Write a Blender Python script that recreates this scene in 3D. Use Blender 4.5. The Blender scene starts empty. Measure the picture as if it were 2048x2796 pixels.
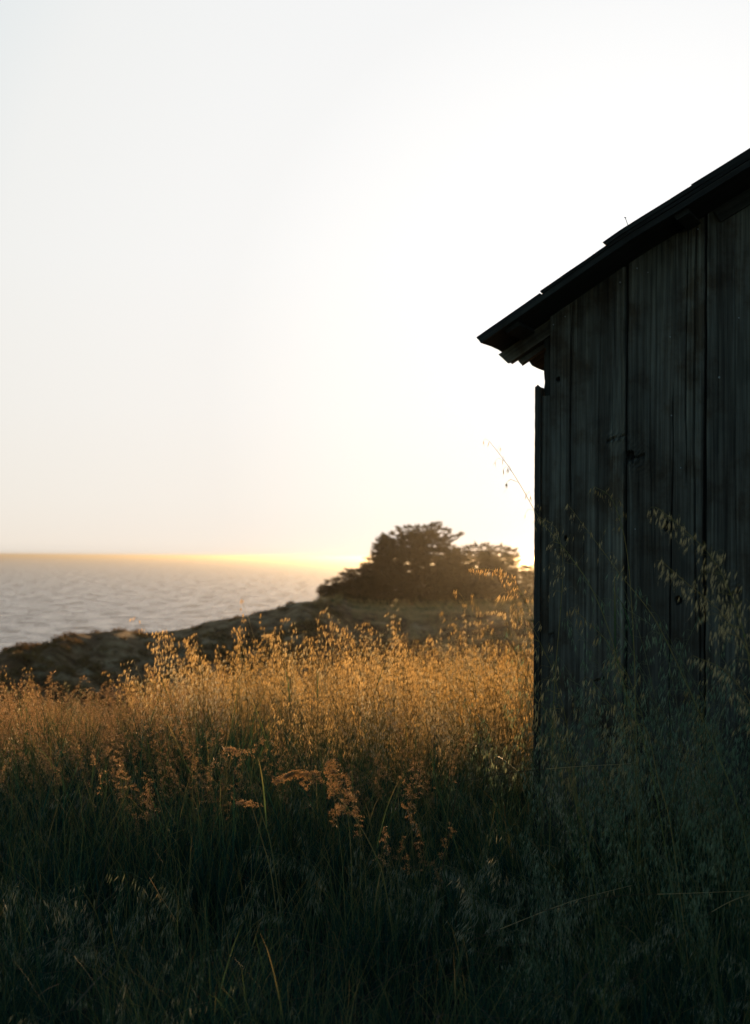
import bpy, math, random
import numpy as np
from mathutils import Vector, Matrix, noise as mn

random.seed(7); RNG = np.random.default_rng(7)
scene = bpy.context.scene
COL = scene.collection
R = math.radians

# ------------------------------------------------------------------ camera, world, sun, exposure
F = 1624.0                                   # focal length in pixels of the 750 x 1024 picture
PITCH = math.atan((557.2 - 512) / F); ROLL = R(0.45)
CAM = np.array([0, 0, 1.3])
_f = np.array([0, math.cos(PITCH), math.sin(PITCH)]); _r = np.array([1.0, 0, 0]); _u = np.cross(_r, _f)
R2 = _r * math.cos(ROLL) + _u * math.sin(ROLL); U2 = _u * math.cos(ROLL) - _r * math.sin(ROLL)
cd = bpy.data.cameras.new('camera'); cam = bpy.data.objects.new('camera', cd); COL.objects.link(cam)
m = Matrix(((R2[0], U2[0], -_f[0], CAM[0]), (R2[1], U2[1], -_f[1], CAM[1]), (R2[2], U2[2], -_f[2], CAM[2]), (0, 0, 0, 1)))
cam.matrix_world = m
cd.sensor_fit = 'VERTICAL'; cd.sensor_height = 70; cd.sensor_width = 70; cd.lens = 70 * F / 1024
cd.clip_start = 0.1; cd.clip_end = 60000
cd.dof.use_dof = True; cd.dof.focus_distance = 5.7; cd.dof.aperture_fstop = 10
scene.camera = cam

SUN_AZ, SUN_EL = R(9.5), R(5.2)              # azimuth to the right of +Y
world = bpy.data.worlds.new('World'); scene.world = world; world.use_nodes = True
wt = world.node_tree; wt.nodes.clear()
wo = wt.nodes.new('ShaderNodeOutputWorld'); bg = wt.nodes.new('ShaderNodeBackground')
sky = wt.nodes.new('ShaderNodeTexSky'); sky.sky_type = 'NISHITA'; sky.sun_disc = False
sky.sun_elevation = SUN_EL; sky.sun_rotation = SUN_AZ
sky.air_density = 0.8; sky.dust_density = 0.35; sky.ozone_density = 1.2; sky.altitude = 30
EXPO = 1.1; GLOW = 2 ** -EXPO / .10 * .985
SUNDIR = (math.sin(SUN_AZ) * math.cos(SUN_EL), math.cos(SUN_AZ) * math.cos(SUN_EL), math.sin(SUN_EL))
hs = wt.nodes.new('ShaderNodeHueSaturation'); hs.inputs['Saturation'].default_value = 0.45
# around the low sun the sky is the pale, evenly exposed glow of the film; away from it the plain sky model
wg = wt.nodes.new('ShaderNodeTexCoord'); dt = wt.nodes.new('ShaderNodeVectorMath'); dt.operation = 'DOT_PRODUCT'
dt.inputs[1].default_value = SUNDIR; wt.links.new(wg.outputs['Generated'], dt.inputs[0])
sx = wt.nodes.new('ShaderNodeSeparateXYZ'); wt.links.new(wg.outputs['Generated'], sx.inputs[0])
def wramp(lo, hi, stops, src):
    mr = wt.nodes.new('ShaderNodeMapRange'); mr.inputs[1].default_value = lo; mr.inputs[2].default_value = hi; wt.links.new(src, mr.inputs[0])
    n = wt.nodes.new('ShaderNodeValToRGB'); cr = n.color_ramp
    while len(cr.elements) < len(stops): cr.elements.new(.5)
    for e, (p, c) in zip(cr.elements, stops): e.position = (p - lo) / (hi - lo); e.color = (*c, 1)
    wt.links.new(mr.outputs[0], n.inputs[0]); return n.outputs[0]
glow = wramp(.80, 1.0, [(.80, (.62, .67, .69)), (.885, (.775, .825, .835)), (.92, (.90, .905, .89)), (.955, (.945, .945, .935)), (1.0, (.985, .98, .97))], dt.outputs['Value'])
warm = wramp(0, .34, [(0, (.86, .79, .71)), (.0022, (.93, .85, .77)), (.007, (1.0, .90, .80)), (.035, (1.0, .935, .86)), (.09, (1.0, .965, .925)), (.18, (1.0, .99, .98)), (.34, (.985, .99, 1.0))], sx.outputs[2])
def wmix(a, b, fac, typ='MIX'):
    n = wt.nodes.new('ShaderNodeMix'); n.data_type = 'RGBA'; n.blend_type = typ
    for q, v in ((6, a), (7, b)):
        if hasattr(v, 'is_output'): wt.links.new(v, n.inputs[q])
        else: n.inputs[q].default_value = (*v, 1)
    if hasattr(fac, 'is_output'): wt.links.new(fac, n.inputs[0])
    else: n.inputs[0].default_value = fac
    return n.outputs[2]
gl = wmix(wmix(glow, warm, 1.0, 'MULTIPLY'), (GLOW, GLOW, GLOW), 1.0, 'MULTIPLY')
bright = wt.nodes.new('ShaderNodeVectorMath'); bright.operation = 'SCALE'
bm = wt.nodes.new('ShaderNodeMapRange'); bm.inputs[1].default_value = .965; bm.inputs[2].default_value = 1.0; bm.inputs[3].default_value = 1.0; bm.inputs[4].default_value = 1.15
wt.links.new(dt.outputs['Value'], bm.inputs[0]); wt.links.new(gl, bright.inputs[0]); wt.links.new(bm.outputs[0], bright.inputs['Scale'])
hs.inputs['Saturation'].default_value = 1.25
wt.links.new(sky.outputs[0], hs.inputs['Color'])
fm = wt.nodes.new('ShaderNodeMapRange'); fm.inputs[1].default_value = .55; fm.inputs[2].default_value = .86; wt.links.new(dt.outputs['Value'], fm.inputs[0])
wt.links.new(wmix(hs.outputs[0], bright.outputs[0], fm.outputs[0]), bg.inputs[0])
wt.links.new(bg.outputs[0], wo.inputs[0]); bg.inputs[1].default_value = 0.10
sd = bpy.data.lights.new('sun', 'SUN'); sd.energy = 5.0; sd.angle = R(0.5); sd.color = (1, 0.59, 0.25)
sun = bpy.data.objects.new('sun', sd); COL.objects.link(sun)
SUNV = Vector((math.sin(SUN_AZ) * math.cos(SUN_EL), math.cos(SUN_AZ) * math.cos(SUN_EL), math.sin(SUN_EL)))
sun.rotation_euler = SUNV.to_track_quat('Z', 'Y').to_euler(); sun.location = (3, 20, 9)
vs = scene.view_settings; vs.view_transform = 'Standard'; vs.look = 'None'; vs.gamma = 1; vs.use_curve_mapping = False
vs.exposure = EXPO
cy = scene.cycles; cy.use_denoising = True; cy.max_bounces = 7; cy.diffuse_bounces = 3; cy.transmission_bounces = 5
cy.transparent_max_bounces = 6; cy.volume_bounces = 0; cy.use_adaptive_sampling = True; cy.adaptive_threshold = 0.008

# ------------------------------------------------------------------ helpers
def ray(px, py): return _f + R2 * (px - 375) / F - U2 * (py - 512) / F
def P(px, py, D):                            # the point seen at that pixel, D metres ahead of the camera
    d = ray(px, py); return CAM + d * D / d[1]
def Pk(x, y, D): return P(x / 2.2027, y / 2.2027, D)
def z3(x, y): return 293 + .15517 * x, 494.4 + .15517 * y

def mesh(name, V, Fc, mat, parent=None, smooth=False, col=None, uv=None):
    me = bpy.data.meshes.new(name)
    V = np.asarray(V, dtype=np.float32).reshape(-1, 3)
    if isinstance(Fc, np.ndarray):
        n, k = Fc.shape
        me.vertices.add(len(V)); me.vertices.foreach_set('co', V.ravel())
        me.loops.add(n * k); me.loops.foreach_set('vertex_index', Fc.astype(np.int32).ravel())
        me.polygons.add(n); me.polygons.foreach_set('loop_start', np.arange(0, n * k, k, dtype=np.int32))
        me.update(calc_edges=True)
    else:
        me.from_pydata([tuple(map(float, v)) for v in V], [], Fc); me.update()
    if smooth: me.polygons.foreach_set('use_smooth', np.ones(len(me.polygons), dtype=bool))
    if col is not None:
        a = me.attributes.new('tone', 'FLOAT', 'POINT'); a.data.foreach_set('value', np.asarray(col, np.float32))
    if uv is not None:
        a = me.attributes.new('grain', 'FLOAT_VECTOR', 'POINT'); a.data.foreach_set('vector', np.asarray(uv, np.float32).ravel())
    for mm in (mat if isinstance(mat, (list, tuple)) else [mat]): me.materials.append(mm)
    o = bpy.data.objects.new(name, me)
    COL.objects.link(o)
    if parent is not None: o.parent = parent
    return o
def tag(o, label=None, cat=None, group=None, kind=None):
    if label: o['label'] = label
    if cat: o['category'] = cat
    if group: o['group'] = group
    if kind: o['kind'] = kind
    return o
def empty(name, loc=(0, 0, 0)):
    o = bpy.data.objects.new(name, None); COL.objects.link(o); o.location = loc; o.empty_display_size = .1; return o

def _hash(ix, iy, s):
    h = (ix.astype(np.int64) * 374761393 + iy.astype(np.int64) * 668265263 + s * 144665) & 0x7fffffff
    h = ((h ^ (h >> 13)) * 1274126177) & 0x7fffffff
    return ((h ^ (h >> 16)) & 0xffff) / 65535.0
def vn(x, y, s=0):                           # value noise, -1..1
    x = np.asarray(x, float); y = np.asarray(y, float)
    ix = np.floor(x); iy = np.floor(y); fx = x - ix; fy = y - iy
    fx = fx * fx * (3 - 2 * fx); fy = fy * fy * (3 - 2 * fy)
    a = _hash(ix, iy, s); b = _hash(ix + 1, iy, s); c = _hash(ix, iy + 1, s); d = _hash(ix + 1, iy + 1, s)
    return ((a * (1 - fx) + b * fx) * (1 - fy) + (c * (1 - fx) + d * fx) * fy) * 2 - 1
def fbm(x, y, o=4, s=0):
    r = 0; a = 1; n = 0
    for k in range(o): r = r + a * vn(x * 2 ** k, y * 2 ** k, s + k); n += a; a *= .5
    return r / n
def sst(a, b, x): t = np.clip((x - a) / (b - a), 0, 1); return t * t * (3 - 2 * t)

# ------------------------------------------------------------------ materials
def mat(name):
    mt = bpy.data.materials.new(name); mt.use_nodes = True; nt = mt.node_tree; nt.nodes.clear()
    out = nt.nodes.new('ShaderNodeOutputMaterial'); return mt, nt, out
def N(nt, t, **kw):
    n = nt.nodes.new(t)
    for k, v in kw.items():
        if k in n.inputs: n.inputs[k].default_value = v
        else: setattr(n, k, v)
    return n
def ramp(nt, stops, src=None, interp='LINEAR'):
    n = nt.nodes.new('ShaderNodeValToRGB'); cr = n.color_ramp; cr.interpolation = interp
    while len(cr.elements) < len(stops): cr.elements.new(.5)
    for e, (p, c) in zip(cr.elements, stops): e.position = p; e.color = (*c, 1)
    if src is not None: nt.links.new(src, n.inputs[0])
    return n
def noise_tex(nt, scale, detail=4, rough=.6, vec=None, dist=0):
    n = nt.nodes.new('ShaderNodeTexNoise'); n.inputs['Scale'].default_value = scale
    n.inputs['Detail'].default_value = detail; n.inputs['Roughness'].default_value = rough
    n.inputs['Distortion'].default_value = dist
    if vec is not None: nt.links.new(vec, n.inputs['Vector'])
    return n
def mapping(nt, vec, sc, loc=(0, 0, 0)):
    mp = nt.nodes.new('ShaderNodeMapping'); mp.inputs['Scale'].default_value = sc; mp.inputs['Location'].default_value = loc
    nt.links.new(vec, mp.inputs['Vector']); return mp.outputs[0]
def mix(nt, a, b, fac, typ='MIX'):
    n = nt.nodes.new('ShaderNodeMix'); n.data_type = 'RGBA'; n.blend_type = typ
    for i, v in ((6, a), (7, b)):
        if hasattr(v, 'is_output'): nt.links.new(v, n.inputs[i])
        else: n.inputs[i].default_value = (*v, 1)
    if hasattr(fac, 'is_output'): nt.links.new(fac, n.inputs[0])
    else: n.inputs[0].default_value = fac
    return n.outputs[2]

def plant_mat(name, stops, trans=.5, tgain=1.4, rough=.45, spec=.25):
    """thin plant matter: diffuse + light coming through; colour varies from plant to plant and along it"""
    mt, nt, out = mat(name)
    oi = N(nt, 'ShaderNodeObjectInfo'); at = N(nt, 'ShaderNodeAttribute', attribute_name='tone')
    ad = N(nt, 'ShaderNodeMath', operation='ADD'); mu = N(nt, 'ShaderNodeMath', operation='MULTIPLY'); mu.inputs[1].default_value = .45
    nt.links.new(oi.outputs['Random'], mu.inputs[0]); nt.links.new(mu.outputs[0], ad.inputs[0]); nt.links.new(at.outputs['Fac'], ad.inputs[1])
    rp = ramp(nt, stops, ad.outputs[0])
    pb = N(nt, 'ShaderNodeBsdfPrincipled', Roughness=rough); pb.inputs['Specular IOR Level'].default_value = spec
    nt.links.new(rp.outputs[0], pb.inputs['Base Color'])
    tr = N(nt, 'ShaderNodeBsdfTranslucent'); g = mix(nt, rp.outputs[0], (tgain, tgain * .98, tgain * .9), 1.0, 'MULTIPLY')
    nt.links.new(g, tr.inputs['Color'])
    ms = N(nt, 'ShaderNodeMixShader'); ms.inputs[0].default_value = trans
    nt.links.new(pb.outputs[0], ms.inputs[1]); nt.links.new(tr.outputs[0], ms.inputs[2]); nt.links.new(ms.outputs[0], out.inputs[0])
    return mt
GOLD = [(0, (.13, .12, .045)), (.35, (.27, .19, .07)), (.7, (.42, .28, .11)), (1, (.54, .40, .20))]
GREENOAT_SHADE = [(0, (.035, .058, .032)), (.4, (.08, .125, .065)), (.8, (.17, .22, .125)), (1, (.29, .32, .20))]
M_OAT = plant_mat('dry_oat_husk', GOLD, .55, 1.3)
M_OAT2 = plant_mat('silvery_oat_husk', [(0, (.16, .16, .09)), (.4, (.30, .27, .16)), (.8, (.48, .42, .28)), (1, (.6, .54, .4))], .5, 1.2)
M_OATG = plant_mat('shade_green_oat_husk', GREENOAT_SHADE, .4, 1.2)  # living green oats, darkened so the shed's shade sits in the colour
M_STEM = plant_mat('grass_stem', [(0, (.06, .10, .02)), (.5, (.16, .16, .05)), (1, (.30, .20, .07))], .25, 1.1, .75, .06)
M_BROME = plant_mat('brome_husk', [(0, (.05, .07, .04)), (.4, (.12, .145, .085)), (.8, (.26, .25, .16)), (1, (.36, .32, .21))], .4, 1.2)
M_STEMG = plant_mat('shaded_stem', [(0, (.04, .07, .025)), (.5, (.09, .11, .045)), (1, (.20, .17, .08))], .25, 1.2)  # darker, greener copy of the grass stem, shade put into its colour
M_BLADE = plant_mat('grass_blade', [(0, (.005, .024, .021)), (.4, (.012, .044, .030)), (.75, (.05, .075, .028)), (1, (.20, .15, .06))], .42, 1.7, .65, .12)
M_PLUME = plant_mat('reddish_plume', [(0, (.14, .085, .04)), (.5, (.27, .16, .075)), (1, (.40, .26, .14))], .5, 1.2)
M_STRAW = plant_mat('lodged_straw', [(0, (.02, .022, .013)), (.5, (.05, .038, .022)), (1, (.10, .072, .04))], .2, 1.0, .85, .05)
M_SCRUB = plant_mat('coastal_scrub', [(0, (.055, .032, .010)), (.5, (.13, .074, .022)), (1, (.24, .135, .04))], .2, 1.1, .7)
M_CYP = plant_mat('cypress_foliage', [(0, (.018, .013, .005)), (.5, (.034, .024, .009)), (1, (.055, .037, .013))], .35, 1.4, .8)
def bark():
    mt, nt, out = mat('bark'); tc = N(nt, 'ShaderNodeTexCoord')
    n = noise_tex(nt, 1, 5, .6, mapping(nt, tc.outputs['Object'], (8, 8, 2)))
    rp = ramp(nt, [(.3, (.03, .025, .02)), (.7, (.09, .075, .06))], n.outputs[0])
    pb = N(nt, 'ShaderNodeBsdfPrincipled', Roughness=.9); nt.links.new(rp.outputs[0], pb.inputs['Base Color'])
    nt.links.new(pb.outputs[0], out.inputs[0]); return mt
M_BARK = bark()

def wood_mat(name, base=1.0):
    """weathered redwood: grey-brown streaks that follow the grain attribute, fine relief"""
    mt, nt, out = mat(name)
    at = N(nt, 'ShaderNodeAttribute', attribute_name='grain'); v = at.outputs['Vector']
    tn = N(nt, 'ShaderNodeAttribute', attribute_name='tone')
    n1 = noise_tex(nt, 1, 5, .62, mapping(nt, v, (85, 1, 1.6)))       # fine streaks
    n2 = noise_tex(nt, 1, 3, .5, mapping(nt, v, (11, 1, .6), (3, 0, 1)))  # broad streaks
    n3 = noise_tex(nt, 1, 5, .65, mapping(nt, v, (6, 1, 5), (9, 2, 1)))     # weather blotches
    n4 = noise_tex(nt, 1, 4, .7, mapping(nt, v, (400, 1, 9), (1, 5, 1)))
    k = base
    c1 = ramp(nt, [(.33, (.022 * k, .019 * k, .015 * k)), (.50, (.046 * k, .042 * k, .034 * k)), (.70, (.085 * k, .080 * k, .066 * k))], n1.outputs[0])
    c2 = ramp(nt, [(.34, (.60, .56, .53)), (.52, (.95, .95, .95)), (.68, (1.35, 1.35, 1.3))], n2.outputs[0])
    c3 = ramp(nt, [(.38, (.66, .50, .38)), (.50, (1.0, .95, .90)), (.62, (1.12, 1.12, 1.08))], n3.outputs[0])
    c = mix(nt, mix(nt, c1.outputs[0], c2.outputs[0], 1, 'MULTIPLY'), c3.outputs[0], 1, 'MULTIPLY')
    tr = ramp(nt, [(0, (.25, .24, .23)), (.5, (1, 1, 1)), (1, (1.9, 1.85, 1.75))], tn.outputs['Fac'])
    c = mix(nt, c, tr.outputs[0], 1, 'MULTIPLY')
    pb = N(nt, 'ShaderNodeBsdfPrincipled', Roughness=.82); pb.inputs['Specular IOR Level'].default_value = .25
    nt.links.new(c, pb.inputs['Base Color'])
    ad = N(nt, 'ShaderNodeMath', operation='ADD'); nt.links.new(n1.outputs[0], ad.inputs[0]); nt.links.new(n4.outputs[0], ad.inputs[1])
    bp = N(nt, 'ShaderNodeBump', Strength=.8, Distance=.004); nt.links.new(ad.outputs[0], bp.inputs['Height'])
    nt.links.new(bp.outputs[0], pb.inputs['Normal']); nt.links.new(pb.outputs[0], out.inputs[0]); return mt
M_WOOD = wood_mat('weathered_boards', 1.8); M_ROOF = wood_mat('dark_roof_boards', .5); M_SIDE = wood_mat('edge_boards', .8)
def metal():
    mt, nt, out = mat('dull_nail'); tc = N(nt, 'ShaderNodeTexCoord'); n = noise_tex(nt, 300, 3, .6, tc.outputs['Object'])
    rp = ramp(nt, [(.3, (.10, .09, .08)), (.6, (.30, .30, .29))], n.outputs[0])
    pb = N(nt, 'ShaderNodeBsdfPrincipled', Roughness=.5, Metallic=.4); nt.links.new(rp.outputs[0], pb.inputs['Base Color'])
    nt.links.new(pb.outputs[0], out.inputs[0]); return mt
M_NAIL = metal()

# ------------------------------------------------------------------ terrain
SIL = [(-400, 1060), (-200, 850), (-80, 725), (0, 662), (12, 653), (26, 650), (40, 644), (54, 640), (80, 633), (112, 629), (148, 631), (184, 627), (219, 619),
       (259, 611), (299, 602), (311, 600), (325, 601), (338, 604), (350, 610), (380, 613), (433, 613), (533, 612), (800, 608), (1500, 600)]
SX = np.array([a for a, b in SIL], float); SY = np.array([b for a, b in SIL], float)
SEA = -30.0
def terrain(x, y):
    x = np.asarray(x, float); y = np.asarray(y, float)
    px = 375 + F * x / np.maximum(y, 1.0)
    s = .088 - .036 * sst(100, 420, np.where(y > 1, px, 375))
    near = -np.maximum(y - 7.5, 0) * s + .05 * fbm(x * .5, y * .5, 3, 3) * sst(0, 3, y) - .02
    near = near - sst(20, 62, y) * 14
    # headland
    yr = 108 + 5 * fbm(x * .05, x * 0, 2, 9)
    pz = np.interp(375 + F * x / yr, SX, SY)
    ztop = 1.3 - (pz - 557.2 - (375 + F * x / yr - 375) * math.tan(ROLL)) / F * yr
    ztop = np.maximum(ztop, SEA - 6)
    rise = sst(70, 1, 0) if False else np.clip((y - 72) / (yr - 72), 0, 1)
    rise = rise ** .8
    cliff = (-15) + (ztop + 15) * (rise + .16 * np.sin(rise * 3.14) )
    cliff = np.minimum(cliff, np.where(ztop > -15, ztop, -15 + (ztop + 15) * rise))
    rough = (2.2 * fbm(x * .09, y * .09, 5, 21) + 3.4 * np.abs(fbm(x * .30, y * .07, 4, 23)) - 1.0) * np.sin(np.clip(rise, 0, 1) * math.pi) ** .7
    pxy = 375 + F * x / np.maximum(y, 1); pzy = np.interp(pxy, SX, SY)
    zb_ = 1.3 - (pzy + 2.5 - 557.2 - (pxy - 375) * math.tan(ROLL)) / F * y - .02 * (y - yr)
    wr = sst(318, 344, pxy); plat = np.minimum(ztop, zb_) * (1 - wr) + (ztop - .006 * (y - yr)) * wr + .08 * fbm(x * .2, y * .2, 3, 5)
    plat = np.where(y < yr, 0, plat) - sst(185, 250, y) * 40
    far = np.where(y < yr, cliff + rough, plat)
    far = far - sst(70, 150, np.abs(x + 10) - .2 * y) * 45
    w = sst(60, 74, y)
    z = near * (1 - w) + far * w
    z = z - sst(45, 140, np.abs(x)) * 30 * (1 - w)
    return np.maximum(z, SEA - 6)
def axis(parts):
    r = []
    for a, b, st in parts: r += list(np.arange(a, b, st))
    return np.array(r + [parts[-1][1]])
gx = axis([(-260, -70, 8), (-70, -12, .8), (-12, 12, .3), (12, 60, .8), (60, 260, 8)])
gy = axis([(-40, 0, 2), (0, 16, .3), (16, 70, 1.2), (70, 135, .6), (135, 280, 3)])
GX, GY = np.meshgrid(gx, gy); GZ = terrain(GX, GY)
nx, ny = len(gx), len(gy)
idx = np.arange(nx * ny).reshape(ny, nx)
Q = np.stack([idx[:-1, :-1], idx[:-1, 1:], idx[1:, 1:], idx[1:, :-1]], -1).reshape(-1, 4)
def ground_mat():
    mt, nt, out = mat('earth_and_dry_turf'); g = N(nt, 'ShaderNodeNewGeometry'); pos = g.outputs['Position']
    sp = N(nt, 'ShaderNodeSeparateXYZ'); nt.links.new(pos, sp.inputs[0])
    sn = N(nt, 'ShaderNodeSeparateXYZ'); nt.links.new(g.outputs['Normal'], sn.inputs[0])
    a = noise_tex(nt, 6, 6, .65, pos); b = noise_tex(nt, .12, 6, .62, pos); c = noise_tex(nt, .9, 6, .7, pos)
    soil = ramp(nt, [(.3, (.012, .014, .010)), (.6, (.04, .036, .024)), (.8, (.08, .065, .04))], a.outputs[0])
    rock = ramp(nt, [(.34, (.065, .032, .012)), (.45, (.20, .105, .042)), (.55, (.34, .20, .09)), (.68, (.48, .31, .16))], c.outputs[0])
    veg = ramp(nt, [(.35, (.06, .028, .009)), (.55, (.17, .082, .026)), (.7, (.32, .165, .055))], c.outputs[0])
    rv = ramp(nt, [(.43, (0, 0, 0)), (.54, (1, 1, 1))], b.outputs[0])
    slope = mix(nt, veg.outputs[0], rock.outputs[0], rv.outputs[0])
    field = ramp(nt, [(.3, (.22, .125, .035)), (.7, (.45, .27, .09))], c.outputs[0])
    fl = ramp(nt, [(.965, (0, 0, 0)), (.992, (1, 1, 1))], sn.outputs[2])
    xm = N(nt, 'ShaderNodeMapRange'); xm.inputs[1].default_value = -7; xm.inputs[2].default_value = -1.5; nt.links.new(sp.outputs[0], xm.inputs[0])
    fx = N(nt, 'ShaderNodeMath', operation='MULTIPLY'); nt.links.new(fl.outputs[0], fx.inputs[0]); nt.links.new(xm.outputs[0], fx.inputs[1])
    far = mix(nt, slope, field.outputs[0], fx.outputs[0])
    mr = N(nt, 'ShaderNodeMapRange'); mr.inputs[1].default_value = 45; mr.inputs[2].default_value = 70; nt.links.new(sp.outputs[1], mr.inputs[0])
    colr = mix(nt, soil.outputs[0], far, mr.outputs[0])
    pb = N(nt, 'ShaderNodeBsdfPrincipled', Roughness=.95); pb.inputs['Specular IOR Level'].default_value = .1
    nt.links.new(colr, pb.inputs['Base Color'])
    bp = N(nt, 'ShaderNodeBump', Strength=.9, Distance=.9); nt.links.new(c.outputs[0], bp.inputs['Height']); nt.links.new(bp.outputs[0], pb.inputs['Normal'])
    nt.links.new(pb.outputs[0], out.inputs[0]); return mt
ground = mesh('ground', np.stack([GX, GY, GZ], -1), Q, ground_mat(), smooth=True); tag(ground, kind='structure')

# sea: rings of quads to beyond the horizon
def sea_mat():
    mt, nt, out = mat('sea_water'); g = N(nt, 'ShaderNodeNewGeometry'); pos = g.outputs['Position']
    a = noise_tex(nt, 1, 5, .6, mapping(nt, pos, (.035, .07, 0)), 0.5)
    b = noise_tex(nt, 1, 5, .65, mapping(nt, pos, (.16, .3, 0), (7, 3, 0)), 0.4)
    c = noise_tex(nt, 1, 6, .62, mapping(nt, pos, (.075, .034, 0), (2, 1, 0)))      # wind streaks and swell sets, long in depth
    d = noise_tex(nt, 1, 5, .65, mapping(nt, pos, (.25, .12, 0), (5, 4, 0)))
    m1 = N(nt, 'ShaderNodeMath', operation='MULTIPLY_ADD'); m1.inputs[1].default_value = .45
    nt.links.new(b.outputs[0], m1.inputs[0]); nt.links.new(a.outputs[0], m1.inputs[2])
    bp = N(nt, 'ShaderNodeBump', Strength=1.0, Distance=2.6); nt.links.new(m1.outputs[0], bp.inputs['Height'])
    m2 = N(nt, 'ShaderNodeMath', operation='MULTIPLY_ADD'); m2.inputs[1].default_value = .6
    nt.links.new(d.outputs[0], m2.inputs[0]); nt.links.new(c.outputs[0], m2.inputs[2])
    pb = N(nt, 'ShaderNodeBsdfPrincipled', Roughness=.32, IOR=1.333); pb.inputs['Specular Tint'].default_value = (1, .83, .63, 1)  # tint puts warm low-sky light into the water's reflection
    cr = ramp(nt, [(.66, (.022, .022, .02)), (.80, (.075, .068, .055)), (.92, (.20, .18, .14))], m2.outputs[0])
    rr_ = ramp(nt, [(.66, (.42, .42, .42)), (.80, (.22, .22, .22)), (.92, (.12, .12, .12))], m2.outputs[0])
    nt.links.new(cr.outputs[0], pb.inputs['Base Color']); nt.links.new(rr_.outputs[0], pb.inputs['Roughness']); nt.links.new(bp.outputs[0], pb.inputs['Normal'])
    nt.links.new(pb.outputs[0], out.inputs[0]); return mt
sv = []; sq = []
rr = [0, 150, 400, 900, 2000, 5000, 12000, 28000]; ns = 48
for r_ in rr:
    for k in range(ns): sv.append((r_ * math.cos(2 * math.pi * k / ns), r_ * math.sin(2 * math.pi * k / ns), SEA))
for j in range(len(rr) - 1):
    for k in range(ns):
        a_, b_ = j * ns + k, j * ns + (k + 1) % ns
        sq.append((a_, a_ + ns, b_ + ns, b_) if j else (a_, a_ + ns, b_ + ns))
sea = mesh('sea', sv, sq, sea_mat()); tag(sea, kind='structure')

# ------------------------------------------------------------------ the shed
YAW = R(21.6)
UU = np.array([math.cos(YAW), -math.sin(YAW), 0]); WW = np.array([math.sin(YAW), math.cos(YAW), 0])
C0 = np.array([0.6717, 6.2, -0.001])
shed = empty('weathered_shed', tuple(C0)); shed.rotation_euler = (0, 0, -YAW)
tag(shed, 'dark weathered wooden shed with vertical plank gable wall and sloping board roof', 'shed')
# local frame of the shed: x along the gable wall, y into the building, z up (front face at y = 0, outward is -y)
WID, DEP, M_SL = 4.4, 6.5, .603
SAG = .36                                   # the old roof sags: steeper near the eave, flatter above
def prof(s): return 2.229 + np.where(s < SAG, .62 * s, .62 * SAG + .548 * (s - SAG))
def wtop(s): return prof(np.where(s < WID / 2, s, WID - s))
def rtop(s): return wtop(s) + .042
EDGES = [-.004, .290, .588, .885, 1.17, 1.46, 1.75, 2.05, 2.33, 2.62, 2.9, 3.2, 3.5, 3.8, 4.1, 4.404]
s_ax = np.concatenate([np.arange(-.004, 1.0, .0028), np.arange(1.0, 4.404, .02), [4.404]])
t_ax = np.linspace(0, 1, 300)
S, T = np.meshgrid(s_ax, t_ax); Z = -.25 + T * (wtop(S) + .25)
dep = np.zeros_like(S); tone = np.full_like(S, .5)
gu = S.copy(); gz = Z.copy()
OFF = [0.004, -.003, .006, -.002, .003, .005, -.004, .002, 0, .004, -.003, .003, 0, .005, -.002]
for k in range(len(EDGES) - 1):
    a_, b_ = EDGES[k], EDGES[k + 1]; mk = (S >= a_) & (S < b_ + (k == len(EDGES) - 2))
    c_ = (S - a_) / (b_ - a_)
    dep += mk * (OFF[k] + .003 * (2 * c_ - 1) ** 2)
    gu += mk * (k * 1.7); gz += mk * (k * 3.1)
    tone += mk * (.10 * math.sin(k * 5.1 + 1) - .03)
# joints between boards, slightly wandering
for k, e in enumerate(EDGES[1:-1]):
    w_ = e + .0025 * vn(Z * 1.3, Z * 0 + k, 50) + .0012 * vn(Z * 9, Z * 0 + k, 51)
    hw = (.0042 if k == 0 else .0036) + .0016 * vn(Z * 2.2, Z * 0 + k, 52)
    d_ = np.abs(S - w_); g_ = 1 - sst(hw * .8, hw * 1.9, d_)
    dep -= g_ * .022; tone -= g_ * .45
    tone += .34 * np.exp(-((S - w_ - (.008 if k % 2 else -.008)) / .006) ** 2) * (vn(Z * 3, Z * 0 + k, 53) > -.2)
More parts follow.
